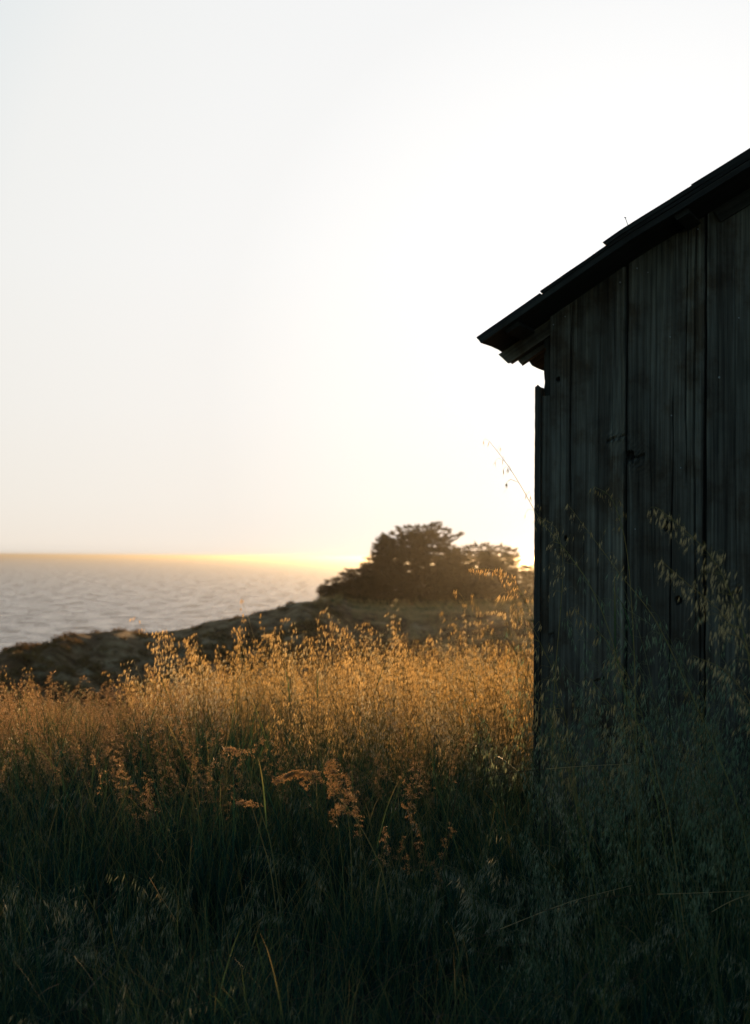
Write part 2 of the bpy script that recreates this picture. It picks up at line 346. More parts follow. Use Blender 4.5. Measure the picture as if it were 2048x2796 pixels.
# long drying cracks: (s0, z0, z1, wander, halfwidth)
for i, (s0, z0, z1, wd, hw) in enumerate([(.083, 1.45, 2.3, .012, .0019), (.19, .9, 2.3, .012, .0014), (.035, .6, 2.0, .006, .0012), (.135, .3, 1.5, .01, .0012),
        (.545, 1.0, 2.6, .008, .0026), (.515, 1.5, 2.6, .006, .0014), (.455, .5, 2.0, .012, .0014), (.39, 1.1, 2.45, .01, .0012), (.345, .6, 1.7, .01, .0013),
        (.565, .2, 1.3, .006, .0018), (.50, .2, 1.1, .02, .0016), (.63, 1.6, 2.6, .008, .0015), (.70, .5, 2.6, .01, .0012), (.245, 1.5, 2.4, .006, .001),
        (.105, -.2, 1.0, .012, .0012), (.22, -.2, .9, .01, .0014), (.42, -.2, .8, .012, .0013), (.66, -.2, 1.4, .01, .0015), (.78, 0, 2.6, .012, .0014), (.84, 0, 2.6, .012, .0014)]):
    w_ = s0 + wd * vn(Z * 1.1, Z * 0 + i, 60) + .002 * vn(Z * 7, Z * 0 + i, 61)
    fade = sst(z0, z0 + .15, Z) * (1 - sst(z1 - .15, z1, Z)); h_ = hw * (.35 + .65 * fade)
    g_ = (1 - sst(h_ * .8, h_ * 2.2, np.abs(S - w_))) * fade
    dep -= g_ * (.010 if i in (0, 4, 5, 6, 9) else .003); tone -= g_ * (.34 if i in (0, 4, 5, 6, 9) else .16)
# knots: grain flows round them; two are open holes
def wallpt(x, y):
    d = ray(x / 2.2027, y / 2.2027); t = np.dot(C0 - CAM, WW) / np.dot(d, WW); q = CAM + d * t
    return float(np.dot(q - C0, UU)), float(q[2])
for (x, y, rx, rz, hole) in [(1358, 966, .028, .016, 0), (1388, 1003, .017, .020, 1), (1400, 1012, .026, .024, 0), (1466, 1160, .013, .020, 1), (1494, 1322, .016, .014, 1),
                             (1230, 835, .008, .008, 1), (1246, 1185, .006, .010, 1), (1620, 1310, .02, .03, 0), (1320, 1500, .016, .022, 0), (1215, 1400, .010, .013, 0)]:
    ks, kz = wallpt(x, y); ds = (S - ks); dz = (Z - kz); q = np.sqrt((ds / rx) ** 2 + (dz / (rz * 2.4)) ** 2)
    gu += -np.sign(ds) * rx * .55 * np.exp(-q) * (1 - np.exp(-(ds / rx * 2) ** 2))
    r2 = np.sqrt((ds / rx) ** 2 + (dz / rz) ** 2)
    if hole: g_ = 1 - sst(.6, 1.0, r2 + .2 * vn(S * 300, Z * 200, 5)); dep -= g_ * .028; tone -= g_ * .5
    else:
        g_ = np.exp(-(r2 / 1.1) ** 4); dep += .005 * np.exp(-r2 * r2 * .8) + .003 * np.sin(r2 * 12) * np.exp(-r2 * r2 * .4); tone += .40 * np.sin(r2 * 9) * np.exp(-r2 * .8)
        dep -= .014 * np.exp(-((dz - ds * .3 + .002 - .3 * rz) / .0045) ** 2) * (np.abs(ds) < rx * 1.3); tone -= .3 * np.exp(-((dz - ds * .3 + .002) / .0035) ** 2) * (np.abs(ds) < rx * 1.3)
dep += .0011 * vn(gu * 170, gz * 2.5, 70) + .0009 * vn(gu * 60, gz * 1.2, 71)
tone += .10 * vn(gu * 18, gz * .9, 72) + .14 * vn(gu * 6, gz * 1.6, 73)
tone -= .13 * sst(.35, .9, vn(gu * 35, gz * 11, 74))
dep = np.maximum(dep, -.034)
V = np.stack([S, -dep, Z], -1).reshape(-1, 3)
ny_, nx_ = S.shape; idx = np.arange(nx_ * ny_).reshape(ny_, nx_)
Qw = np.stack([idx[:-1, :-1], idx[:-1, 1:], idx[1:, 1:], idx[1:, :-1]], -1).reshape(-1, 4)
bk = np.stack([S[:, [0, -1]], np.full((ny_, 2), .036), Z[:, [0, -1]]], -1).reshape(-1, 3); o_ = len(V)
side = []
for j in range(ny_ - 1):
    side.append((o_ + 2 * j, idx[j, 0], idx[j + 1, 0], o_ + 2 * j + 2)); side.append((idx[j, -1], o_ + 2 * j + 1, o_ + 2 * j + 3, idx[j + 1, -1]))
o2 = o_ + len(bk)
core = [(-.004, .036, -.25), (4.404, .036, -.25), (4.404, .036, 2.20), (2.2, .036, wtop(2.2) - .02), (-.004, .036, 2.20)]
core2 = [(a, .045, c) for a, b, c in core]
V = np.concatenate([V, bk, core, core2])
faces = [tuple(q) for q in Qw.tolist()] + side + [tuple(o2 + i for i in (0, 1, 2, 3, 4)), tuple(o2 + 5 + i for i in (4, 3, 2, 1, 0))]
tn = np.concatenate([np.clip(tone, 0, 1).ravel(), np.full(len(bk) + 10, .15)])
uvv = np.concatenate([np.stack([gu, gu * 0, gz], -1).reshape(-1, 3), np.zeros((len(bk) + 10, 3))])
wall = mesh('gable_wall', V, faces, M_WOOD, shed, False, tn, uvv)

def plank(s0, s1, y0, y1, z0, z1, seed, rag_top=0, rag_bot=0, rag_side=0, nz=60, tonev=.5, jag=1):
    """upright board (x s0..s1, y y0..y1) with worn edges and broken ends"""
    V = []; Fq = []; tn = []; g = []; n = 10
    for j in range(nz + 1):
        t = j / nz; z = z0 + (z1 - z0) * t
        for i in range(n):                      # ring: front left->right, back right->left
            if i < n // 2: x = s0 + (s1 - s0) * i / (n // 2 - 1); y = y0
            else: x = s1 - (s1 - s0) * (i - n // 2) / (n // 2 - 1); y = y1
            e = 1 if i in (0, n - 1) else 0
            xx = x + (.0012 * mn.noise((z * 30, seed, 0)) + (rag_side * max(0, mn.noise((z * 22, seed, 3)) + .25 * mn.noise((z * 90, seed, 3)))) ) * e
            zz = z
            if j >= nz - 1 and rag_top: zz = z + rag_top * (mn.noise((x * 160 * jag, seed, 1)) ) * (1 if j == nz else .7)
            if j <= 1 and rag_bot: zz = z - rag_bot * abs(mn.noise((x * 160, seed, 2)))
            yy = y + .001 * mn.noise((z * 40, x * 50, seed))
            V.append((xx, yy, zz)); tn.append(tonev + .15 * mn.noise((x * 90, z * 3, seed))); g.append((x + y * .8 + seed, 0, z + seed * 2))
        if j:
            for i in range(n):
                a_ = (j - 1) * n + i; b_ = (j - 1) * n + (i + 1) % n
                Fq.append((a_, b_, b_ + n, a_ + n))
    Fq.append(tuple(range(n - 1, -1, -1))); Fq.append(tuple(nz * n + i for i in range(n)))
    return V, Fq, tn, g
def join(parts):
    V = []; Fq = []; tn = []; g = []
    for v, f, t, u in parts:
        o = len(V); V += v; Fq += [tuple(o + i for i in q) for q in f]; tn += t; g += u
    return V, Fq, tn, g
def pmesh(name, parts, mt, parent):
    V, Fq, tn, g = join(parts); return mesh(name, V, Fq, mt, parent, False, tn, g)
# left side: an outer weathered board, an inner board, and a ragged corner post behind them
pmesh('corner_board', [plank(-.062, -.040, -.012, .09, -.25, 1.962, 1.3, .022, 0, -.0, 300, .42, 2.2)], M_SIDE, shed)
pmesh('corner_board', [plank(-.0375, -.0065, .004, .020, -.25, 1.925, 2.7, .004, 0, 0, 90, .5)], M_WOOD, shed)
pmesh('corner_post', [plank(-.036, -.0065, .022, .10, -.25, 2.19, 4.1, 0, 0, .022, 260, .3)], M_SIDE, shed)
sb = []
y_ = .21; k = 0
while y_ < DEP - .1:
    w_ = .19 + .03 * math.sin(k * 3.3); sb.append(plank(-.024, -.006, y_, min(y_ + w_ - .006, DEP), -.25, 2.155 + .02 * math.sin(k * 7), 6 + k * 1.7, .01, 0, 0, 12, .5)); y_ += w_; k += 1
pmesh('side_wall', sb, M_SIDE, shed)
sb = []; y_ = .05; k = 0
while y_ < DEP - .1:
    w_ = .19 + .03 * math.sin(k * 2.3); sb.append(plank(4.406, 4.424, y_, min(y_ + w_ - .006, DEP), -.25, 2.17, 40 + k * 1.7, .005, 0, 0, 6, .5)); y_ += w_; k += 1
pmesh('side_wall', sb, M_SIDE, shed)
# back wall
bw = [(-.004, DEP - .03, -.25), (4.404, DEP - .03, -.25), (4.404, DEP - .03, 2.2), (2.2, DEP - .03, 3.44), (-.004, DEP - .03, 2.2)]
bw2 = [(a, DEP - .005, c) for a, b, c in bw]
mesh('back_wall', bw + bw2, [(0, 1, 2, 3, 4), (9, 8, 7, 6, 5), (0, 5, 6, 1), (1, 6, 7, 2), (2, 7, 8, 3), (3, 8, 9, 4), (4, 9, 5, 0)], M_SIDE, shed, col=[.5] * 10, uv=[(a, 0, c) for a, b, c in bw + bw2])

# roof: boards running down the slope, so the rake edge shows one board end-on
COSR = math.cos(math.atan(M_SL)); SINR = math.sin(math.atan(M_SL))
def slope_board(l0, l1, y0, y1, off, th, seed, side=0, rag0=0, rag1=0, tonev=.4, n=40, wob=.002):
    """board lying on the roof slope: l along the slope from the wall corner (negative = past the wall), off = height of its underside above the slope line"""
    V = []; Fq = []; tn = []; g = []; ring = [(y0, 0), (y0, 1), ((y0 + y1) / 2, 1), (y1, 1), (y1, 0), ((y0 + y1) / 2, 0)]; m_ = len(ring)
    for j in range(n + 1):
        l = l0 + (l1 - l0) * j / n
        for i, (yy, h) in enumerate(ring):
            lw = wob * (mn.noise((l * 2.5, seed, 0)) + .4 * mn.noise((l * 14, seed, i * .3)))
            hh = off + th * h + lw; ll = l
            if j == 0 and rag0: ll = l - rag0 * mn.noise((yy * 40 + i * 1.3, seed, 5 + h))
            if j == n and rag1: ll = l + rag1 * mn.noise((yy * 40 + i * 1.3, seed, 9 + h))
            x = ll * COSR - hh * SINR; z = float(prof(ll * COSR)) + hh * COSR
            if side: x = WID - x
            V.append((x, yy + .0015 * mn.noise((l * 6, seed, i)), z)); tn.append(tonev + .15 * mn.noise((l * 4, yy * 30, seed))); g.append((yy + off + h * .02 + seed, 0, l + seed))
        if j:
            for i in range(m_):
                a_ = (j - 1) * m_ + i; b_ = (j - 1) * m_ + (i + 1) % m_
                Fq.append((b_, a_, a_ + m_, b_ + m_) if not side else (a_, b_, b_ + m_, a_ + m_))
    a_, b_ = tuple(range(m_)), tuple(n * m_ + i for i in range(m_ - 1, -1, -1))
    Fq += [a_, b_]
    return V, Fq, tn, g
LR = WID / 2 / COSR
OH = -.25                                   # the rake stands 25 cm in front of the gable wall
def sheet(side):
    parts = []; y_ = OH; k = 0
    while y_ < DEP + .2:
        w_ = .235 + .02 * math.sin(k * 2.1)
        if k == 0: w_ = .243
        l0 = -.238 + (0 if k == 0 else .012 * math.sin(k * 9.7))
        parts.append(slope_board(l0, LR + .012, y_, y_ + w_ - .004, .001, .021, 3 + k * 1.37, side, .006, 0, .42, 60)); y_ += w_; k += 1
    return parts
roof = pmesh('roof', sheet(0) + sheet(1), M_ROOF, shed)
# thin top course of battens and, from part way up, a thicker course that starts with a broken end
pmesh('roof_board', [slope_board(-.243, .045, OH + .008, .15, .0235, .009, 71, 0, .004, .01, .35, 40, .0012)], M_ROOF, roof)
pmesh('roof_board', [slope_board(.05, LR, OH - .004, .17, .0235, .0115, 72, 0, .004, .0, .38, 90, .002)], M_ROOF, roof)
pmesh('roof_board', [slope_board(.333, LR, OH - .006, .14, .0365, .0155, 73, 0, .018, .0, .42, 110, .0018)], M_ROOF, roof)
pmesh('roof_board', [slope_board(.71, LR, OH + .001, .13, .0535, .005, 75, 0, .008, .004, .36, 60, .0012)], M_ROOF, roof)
# rafters under the sheathing; the first lies on the wall's outside and its tail ends broken
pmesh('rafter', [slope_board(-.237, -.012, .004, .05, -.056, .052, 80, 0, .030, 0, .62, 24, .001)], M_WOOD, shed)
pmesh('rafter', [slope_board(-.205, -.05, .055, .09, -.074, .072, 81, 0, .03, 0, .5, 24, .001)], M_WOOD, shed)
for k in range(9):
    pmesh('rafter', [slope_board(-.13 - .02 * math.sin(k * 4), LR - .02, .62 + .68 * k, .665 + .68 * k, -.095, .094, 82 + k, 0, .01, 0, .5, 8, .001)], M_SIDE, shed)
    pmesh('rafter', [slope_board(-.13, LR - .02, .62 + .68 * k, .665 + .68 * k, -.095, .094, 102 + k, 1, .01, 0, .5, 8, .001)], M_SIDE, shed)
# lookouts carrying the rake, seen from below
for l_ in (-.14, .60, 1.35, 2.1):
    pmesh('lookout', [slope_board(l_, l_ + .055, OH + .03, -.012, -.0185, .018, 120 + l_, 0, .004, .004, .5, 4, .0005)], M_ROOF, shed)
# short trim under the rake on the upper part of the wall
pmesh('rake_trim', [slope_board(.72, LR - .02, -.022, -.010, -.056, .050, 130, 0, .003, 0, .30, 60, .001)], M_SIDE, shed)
# nails
nv = []; nf = []
def nail(parent, x, y, z, r=.0032, pin=False):
    V = []; Fq = []; n = 8
    prof = [(r, 0), (r, .0012), (r * .6, .0020)] if not pin else [(.0012, -.012), (.0012, .036), (.0034, .036), (.0034, .039), (.001, .040)]
    for q, (rad, h) in enumerate(prof):
        for i in range(n):
            a_ = 2 * math.pi * i / n
            V.append((x + rad * math.cos(a_) + (h * .25 if pin else 0) * -1, y - h, z + rad * math.sin(a_)) if not pin else (x + rad * math.cos(a_) - h * .35, y + rad * math.sin(a_), z + h))
        if q:
            for i in range(n): a_ = (q - 1) * n + i; b_ = (q - 1) * n + (i + 1) % n; Fq.append((a_, b_, b_ + n, a_ + n))
    Fq.append(tuple((len(prof) - 1) * n + i for i in range(n)))
    return mesh('nail', V, Fq, M_NAIL, parent)
for (x, y, r_) in [(1404, 591, .0035), (1583, 462, .004), (1612, 471, .0035), (1367, 622, .0035), (1220, 715, .003), (1585, 831, .0042), (1500, 1030, .0025), (1480, 915, .003),
                   (1477, 742, .0025), (1246, 697, .0025), (1224, 1210, .003), (1400, 1165, .0025), (1570, 1190, .003), (1428, 600, .0022), (1538, 505, .003), (1628, 700, .003)]:
    s_, z_ = wallpt(x, y); nail(wall, s_, -.0065, z_, r_)
s_ = .345; nail(roof, s_ , OH + .04, float(rtop(s_)) + .022, pin=True)

# ------------------------------------------------------------------ plant building
class PB:
    def __init__(s): s.V = []; s.F = []; s.T = []; s.M = []
    def tri(s, a, b, c, t, m):
        o = len(s.V); s.V += [a, b, c]; s.T += [t] * 3; s.F.append((o, o + 1, o + 2)); s.M.append(m)
    def quad(s, a, b, c, d, t, m, t2=None):
        o = len(s.V); s.V += [a, b, c, d]; s.T += [t, t, t2 or t, t2 or t]; s.F.append((o, o + 1, o + 2, o + 3)); s.M.append(m)
    def tube(s, pts, r0, r1, t0, t1, m, n=3):
        o = len(s.V); L = len(pts)
        for i, p in enumerate(pts):
            d = (pts[min(i + 1, L - 1)] - pts[max(i - 1, 0)]).normalized()
            a = d.orthogonal().normalized(); b = d.cross(a); f = i / (L - 1); r = r0 + (r1 - r0) * f
            for k in range(n):
                an = 2 * math.pi * k / n; s.V.append(p + a * (r * math.cos(an)) + b * (r * math.sin(an))); s.T.append(t0 + (t1 - t0) * f)
            if i:
                for k in range(n):
                    q = o + (i - 1) * n + k; w = o + (i - 1) * n + (k + 1) % n
                    s.F.append((q, w, w + n, q + n)); s.M.append(m)
    def blade(s, pts, w, side, t0, t1, m):
        o = len(s.V); L = len(pts)
        for i, p in enumerate(pts):
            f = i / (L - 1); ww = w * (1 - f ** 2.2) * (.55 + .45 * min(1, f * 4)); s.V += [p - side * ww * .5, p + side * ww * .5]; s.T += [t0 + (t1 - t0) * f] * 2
            if i: q = o + 2 * (i - 1); s.F.append((q, q + 1, q + 3, q + 2)); s.M.append(m)
    def husk(s, p, d, ln, w, t, m, rnd):
        """one pointed glume: a folded lens"""
        a = d.cross(Vector((rnd.uniform(-1, 1), rnd.uniform(-1, 1), rnd.uniform(-.3, .3)))).normalized(); b = d.cross(a)
        o = len(s.V); s.V += [p, p + d * ln * .38 + a * w * .5, p + d * ln, p + d * ln * .38 - a * w * .5, p + d * ln * .36 + b * w * .45]
        s.T += [t] * 5; s.F += [(o, o + 1, o + 4), (o + 1, o + 2, o + 4), (o + 2, o + 3, o + 4), (o + 3, o, o + 4)]; s.M += [m] * 4
    def spikelet(s, p, down, rnd, ln=.022, t=.6, m=0, open_=.16):
        ax = down.cross(Vector((rnd.uniform(-1, 1), rnd.uniform(-1, 1), .1))).normalized(); o_ = open_ * rnd.uniform(.4, 1.5)
        w = ln * .105
        s.husk(p, (down + ax * o_).normalized(), ln * rnd.uniform(.85, 1.1), w, t + rnd.uniform(-.12, .18), m, rnd)
        s.husk(p, (down - ax * o_).normalized(), ln * rnd.uniform(.85, 1.1), w, t + rnd.uniform(-.12, .18), m, rnd)
        if rnd.random() < .5: # awn
            e = p + down * ln * 1.0 + ax * ln * .1; f = e + (down + ax * rnd.uniform(-.8, .8)).normalized() * ln * .7
            s.tri(e, e + ax * .0006, f, t, m)
    def data(s, name, mats):
        me = bpy.data.meshes.new(name); me.from_pydata([tuple(v) for v in s.V], [], s.F); me.update()
        a = me.attributes.new('tone', 'FLOAT', 'POINT'); a.data.foreach_set('value', np.array(s.T, np.float32))
        for q in mats: me.materials.append(q)
        me.polygons.foreach_set('material_index', np.array(s.M, np.int32)); return me

def arc(base, h, lean, az, curve, n=9):
    """stem polyline: rises h, leans, the top bends over towards az"""
    pts = []; p = Vector(base); d = Vector((math.cos(az), math.sin(az), 0)); st = h / n
    for i in range(n + 1):
        pts.append(p.copy()); f = i / n; a = lean + curve * max(0, f - .35) ** 1.6 * 2.2
        p = p + (d * math.sin(a) + Vector((0, 0, 1)) * math.cos(a)) * st
    return pts
def at(pts, f):
    x = f * (len(pts) - 1); i = min(int(x), len(pts) - 2); return pts[i].lerp(pts[i + 1], x - i)
def oat_panicle(B, pts, f0, rnd, n_nodes=8, ln=.022, rich=1.0, reach=.085, tone=.55, m=0, ms=1, wind=Vector((-.55, 0, 0))):
    L = sum((pts[i + 1] - pts[i]).length for i in range(len(pts) - 1))
    for k in range(n_nodes):
        g = k / (n_nodes - 1); f = f0 + (1 - f0) * g; p = at(pts, f)
        for q in range(max(1, int(round((3.4 - 2.2 * g) * rich + rnd.uniform(-.5, .7))))):
            az = rnd.uniform(0, 6.283); out = Vector((math.cos(az), math.sin(az), 0)) * .8 + wind + Vector((0, 0, rnd.uniform(.1, .7)))
            out.normalize(); rl = reach * (1.1 - .75 * g) * rnd.uniform(.4, 1.15)
            a = p + out * rl * .6; b = a + (out * .5 + Vector((0, 0, -.55))) * rl * .6
            B.tube([p, a, b], .0004, .00025, .5, .6, ms, 3)
            hang = (Vector((0, 0, -1)) + wind * rnd.uniform(-.1, .6) + Vector((rnd.uniform(-.18, .18), rnd.uniform(-.18, .18), 0))).normalized()
            B.spikelet(b, hang, rnd, ln * rnd.uniform(.8, 1.12), tone, m)
            if rnd.random() < .55 * rich:
                a2 = a + Vector((rnd.uniform(-.012, .012), rnd.uniform(-.012, .012), -.008)); B.spikelet(a2, hang, rnd, ln * rnd.uniform(.75, 1.05), tone, m)
    B.spikelet(pts[-1], (Vector((0, 0, -1)) + wind * .6).normalized(), rnd, ln, tone, m)
def leaf(B, p, rnd, L, w, m, t0=.1, t1=.5, az=None, droop=1.0):
    az = rnd.uniform(0, 6.283) if az is None else az
    d = Vector((math.cos(az), math.sin(az), 0)); side = Vector((-d.y, d.x, 0)); side = (side + Vector((0, 0, rnd.uniform(-.5, .5)))).normalized()
    pts = []; q = Vector(p); a = rnd.uniform(.08, .45); n = 6; kk = rnd.uniform(.2, 1.0) * droop
    for i in range(n + 1):
        pts.append(q.copy()); f = i / n; an = a + kk * f * 1.9 * f; q = q + (d * math.sin(an) + Vector((0, 0, 1)) * math.cos(an)) * L / n
    B.blade(pts, w, side, t0, t1, m)

MATS = [M_OAT, M_STEM, M_BLADE]
def oat_tuft(seed, h=1.0, nst=5, nleaf=10, rad=.07, ln=.022, rich=1.0, mats=None):
    rnd = random.Random(seed); B = PB()
    for k in range(nst):
        b = (rnd.gauss(0, rad), rnd.gauss(0, rad), -.03); az = math.pi + rnd.gauss(0, 1.0); hh = h * rnd.uniform(.72, 1.08)
        pts = arc(b, hh, rnd.uniform(0, .16), az, rnd.uniform(.3, 1.1), 9)
        B.tube(pts, .0016, .0006, rnd.uniform(0, .25), .6, 1)
        oat_panicle(B, pts, rnd.uniform(.58, .68), rnd, rnd.randint(9, 13), ln, rich * 1.15, .085, rnd.uniform(.3, .6))
        if rnd.random() < .7: leaf(B, at(pts, .35), rnd, .22, .006, 2, .4, .9)
    for k in range(nleaf):
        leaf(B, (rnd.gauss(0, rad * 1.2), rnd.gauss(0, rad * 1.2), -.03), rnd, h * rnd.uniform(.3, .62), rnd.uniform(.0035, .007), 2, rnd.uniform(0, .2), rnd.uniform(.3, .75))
    return B.data('oat_tuft', mats or MATS)
def blade_tuft(seed, h=.5, n=34, rad=.08):
    rnd = random.Random(seed); B = PB()
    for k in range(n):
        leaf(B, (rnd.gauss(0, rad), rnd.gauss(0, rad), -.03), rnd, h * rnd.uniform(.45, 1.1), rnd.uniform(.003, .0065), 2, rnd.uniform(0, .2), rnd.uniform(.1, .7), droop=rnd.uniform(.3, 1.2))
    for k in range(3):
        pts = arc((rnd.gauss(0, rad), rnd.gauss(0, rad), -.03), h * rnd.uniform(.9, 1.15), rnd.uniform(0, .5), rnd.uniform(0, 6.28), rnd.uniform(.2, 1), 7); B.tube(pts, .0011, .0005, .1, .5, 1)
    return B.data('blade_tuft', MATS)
def brome_tuft(seed, h=.55, nst=6):
    """fine drooping brome: long narrow spikelets hanging to one side"""
    rnd = random.Random(seed); B = PB()
    for k in range(nst):
        az = math.pi + rnd.gauss(0, 1.2)
        pts = arc((rnd.gauss(0, .06), rnd.gauss(0, .06), -.03), h * rnd.uniform(.7, 1.1), rnd.uniform(.05, .4), az, rnd.uniform(1.0, 1.9), 9)
        B.tube(pts, .001, .0004, .2, .6, 1)
        for q in range(16):
            f = rnd.uniform(.68, 1); p = at(pts, f); hang = Vector((rnd.uniform(-.5, .2), rnd.uniform(-.3, .3), -1)).normalized()
            e = p + Vector((rnd.uniform(-.02, .01), rnd.uniform(-.015, .015), -.012)); B.tube([p, e], .0003, .0002, .5, .5, 1)
            B.husk(e, hang, rnd.uniform(.022, .036), .0028, rnd.uniform(.2, .55), 0, rnd)
    for k in range(12): leaf(B, (rnd.gauss(0, .07), rnd.gauss(0, .07), -.03), rnd, h * rnd.uniform(.4, .8), .004, 2, .1, .5)
    return B.data('brome_tuft', [M_BROME, M_STEMG, M_BLADE])
def plume(B, pts, f0, rnd, rad=.035, dens=260, sz=.006, m=0, droop=.4):
    """loose fluffy head: short curled arms, uneven in length, each carrying many tiny husks"""
    arms = max(8, dens // 13); seed = rnd.random() * 50
    for k in range(arms):
        g = (k + rnd.random()) / arms; p = at(pts, f0 + (1 - f0) * g)
        ln = rad * (1.25 - .85 * g) * (.45 + .9 * rnd.random()) * (1 + .5 * mn.noise((g * 5, seed, 0)))
        az = rnd.uniform(0, 6.283); d = Vector((math.cos(az) - .35, math.sin(az), .55)).normalized()
        arm = [p]; q = p.copy()
        for i in range(4): q = q + d * ln / 3.2; d = (d + Vector((-.12, 0, -droop))).normalized(); arm.append(q)
        B.tube(arm, .0005, .0002, .4, .5, 1, 3)
        for i in range(13):
            f = rnd.random(); c = at(arm, f); r = sz * .5
            c = c + Vector((rnd.gauss(0, r), rnd.gauss(0, r), rnd.gauss(0, r)))
            dd = (d + Vector((rnd.gauss(0, .6), rnd.gauss(0, .6), rnd.gauss(0, .5)))).normalized()
            B.husk(c, dd, sz * rnd.uniform(.6, 1.2), sz * .36, rnd.uniform(.1, .8), m, rnd)
def compound(B, pts, f0, rnd, rad, sz, rich):
    """big branched head: side branches that droop, each a small fluffy plume of its own"""
    n = int(11 * rich)
    for k in range(n):
        g = (k + rnd.random()) / n; p = at(pts, f0 + (1 - f0) * g); L = rad * rnd.uniform(.7, 1.6) * (1.15 - .5 * g)
        az = rnd.uniform(0, 6.283); d = Vector((math.cos(az) - .5, math.sin(az), rnd.uniform(.1, .8))).normalized(); br = [p]; q = p.copy()
        for i in range(6): q = q + d * L / 5; d = (d + Vector((-.05, 0, -.34))).normalized(); br.append(q)
        B.tube(br, .0006, .0003, .4, .5, 1, 3); plume(B, br, .15, rnd, .016, int(40 * rnd.uniform(.6, 1.3)), sz, 0, .3)
MATS_P = [M_PLUME, M_STEM, M_BLADE]
def plume_tuft(seed, h=.75, nst=5):
    rnd = random.Random(seed); B = PB()
    for k in range(nst):
        pts = arc((rnd.gauss(0, .06), rnd.gauss(0, .06), -.03), h * rnd.uniform(.75, 1.08), rnd.uniform(0, .25), math.pi + rnd.gauss(0, 1), rnd.uniform(.2, .8), 8)
        B.tube(pts, .0013, .0006, .2, .6, 1); plume(B, pts, .76, rnd, .026, 150, .006)
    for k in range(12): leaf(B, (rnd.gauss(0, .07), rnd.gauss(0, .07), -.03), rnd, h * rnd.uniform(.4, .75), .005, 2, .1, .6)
    return B.data('plume_tuft', MATS_P)
def scrub_clump(seed, r=.8):
    rnd = random.Random(seed); B = PB()
    for k in range(300):
        v = Vector((rnd.gauss(0, 1), rnd.gauss(0, 1), abs(rnd.gauss(0, .7)))).normalized(); q = v * r * rnd.uniform(.5, 1.0) * (1 + .3 * mn.noise(v * 2 + Vector((seed, 0, 0)))); q.z *= .6
        a = Vector((rnd.uniform(-1, 1), rnd.uniform(-1, 1), rnd.uniform(-1, 1))).normalized() * .11; b = v.cross(a).normalized() * .08
        B.tri(q - a * .6, q + a + v * .05, q + b + v * .08, rnd.uniform(0, .8), 0)
    return B.data('scrub_clump', [M_SCRUB])

def scatter(name, label, variants, pts, rots, scl, pick, cat):
    """one 'stuff' object: a point cloud mesh that carries the tufts through geometry nodes"""
    col = bpy.data.collections.new(name + '_sources')
    for i, me in enumerate(variants): col.objects.link(bpy.data.objects.new('%s_source_%02d' % (name, i), me))
    me = bpy.data.meshes.new(name); me.vertices.add(len(pts)); me.vertices.foreach_set('co', np.asarray(pts, np.float32).ravel()); me.update()
    a = me.attributes.new('rot', 'FLOAT_VECTOR', 'POINT'); a.data.foreach_set('vector', np.asarray(rots, np.float32).ravel())
    a = me.attributes.new('scl', 'FLOAT', 'POINT'); a.data.foreach_set('value', np.asarray(scl, np.float32))
    a = me.attributes.new('pick', 'INT', 'POINT'); a.data.foreach_set('value', np.asarray(pick, np.int32))
    o = bpy.data.objects.new(name, me); COL.objects.link(o)
    ng = bpy.data.node_groups.new(name, 'GeometryNodeTree')
    ng.interface.new_socket('Geometry', in_out='INPUT', socket_type='NodeSocketGeometry'); ng.interface.new_socket('Geometry', in_out='OUTPUT', socket_type='NodeSocketGeometry')
    gi = ng.nodes.new('NodeGroupInput'); go = ng.nodes.new('NodeGroupOutput')
    ip = ng.nodes.new('GeometryNodeInstanceOnPoints'); ci = ng.nodes.new('GeometryNodeCollectionInfo')
    ci.inputs['Collection'].default_value = col; ci.inputs['Separate Children'].default_value = True; ci.inputs['Reset Children'].default_value = True
    def attr(nm, dt):
        n = ng.nodes.new('GeometryNodeInputNamedAttribute'); n.data_type = dt; n.inputs['Name'].default_value = nm; return n.outputs['Attribute']
    e2r = ng.nodes.new('FunctionNodeEulerToRotation')
    ng.links.new(attr('rot', 'FLOAT_VECTOR'), e2r.inputs[0]); ng.links.new(e2r.outputs[0], ip.inputs['Rotation'])
    ng.links.new(attr('scl', 'FLOAT'), ip.inputs['Scale']); ng.links.new(attr('pick', 'INT'), ip.inputs['Instance Index'])
    ip.inputs['Pick Instance'].default_value = True
    ng.links.new(gi.outputs[0], ip.inputs['Points']); ng.links.new(ci.outputs[0], ip.inputs['Instance']); ng.links.new(ip.outputs[0], go.inputs[0])
    md = o.modifiers.new('scatter', 'NODES'); md.node_group = ng
    tag(o, label, cat, kind='stuff'); return o

def colpx(x, y): return 375 + F * x / np.maximum(y, .5)
def in_shed(x, y, mg=.06):
    q = np.stack([x - C0[0], y - C0[1]], -1); s = q @ UU[:2]; w = q @ WW[:2]
    return (s > -.07 - mg) & (s < WID + mg) & (w > -.02 - mg) & (w < DEP + mg)
def field_points(n_per, y0, y1, wfn, seed, extra=1.6):
    """random points over the field wedge (wider than the picture so a step aside still works); wfn = keep probability"""
    rng = np.random.default_rng(seed); area = 0; half = lambda y: .24 * y + extra
    A = (half(y0) + half(y1)) * (y1 - y0); n = int(A * n_per)
    y = np.sqrt(rng.uniform(0, 1, n) * (y1 ** 2 - y0 ** 2) + y0 ** 2) if y0 > 0 else rng.uniform(y0, y1, n)
    x = rng.uniform(-1, 1, n) * (.24 * y + extra)
    k = rng.uniform(0, 1, n) < wfn(x, y); k &= ~in_shed(x, y)
    return x[k], y[k], rng

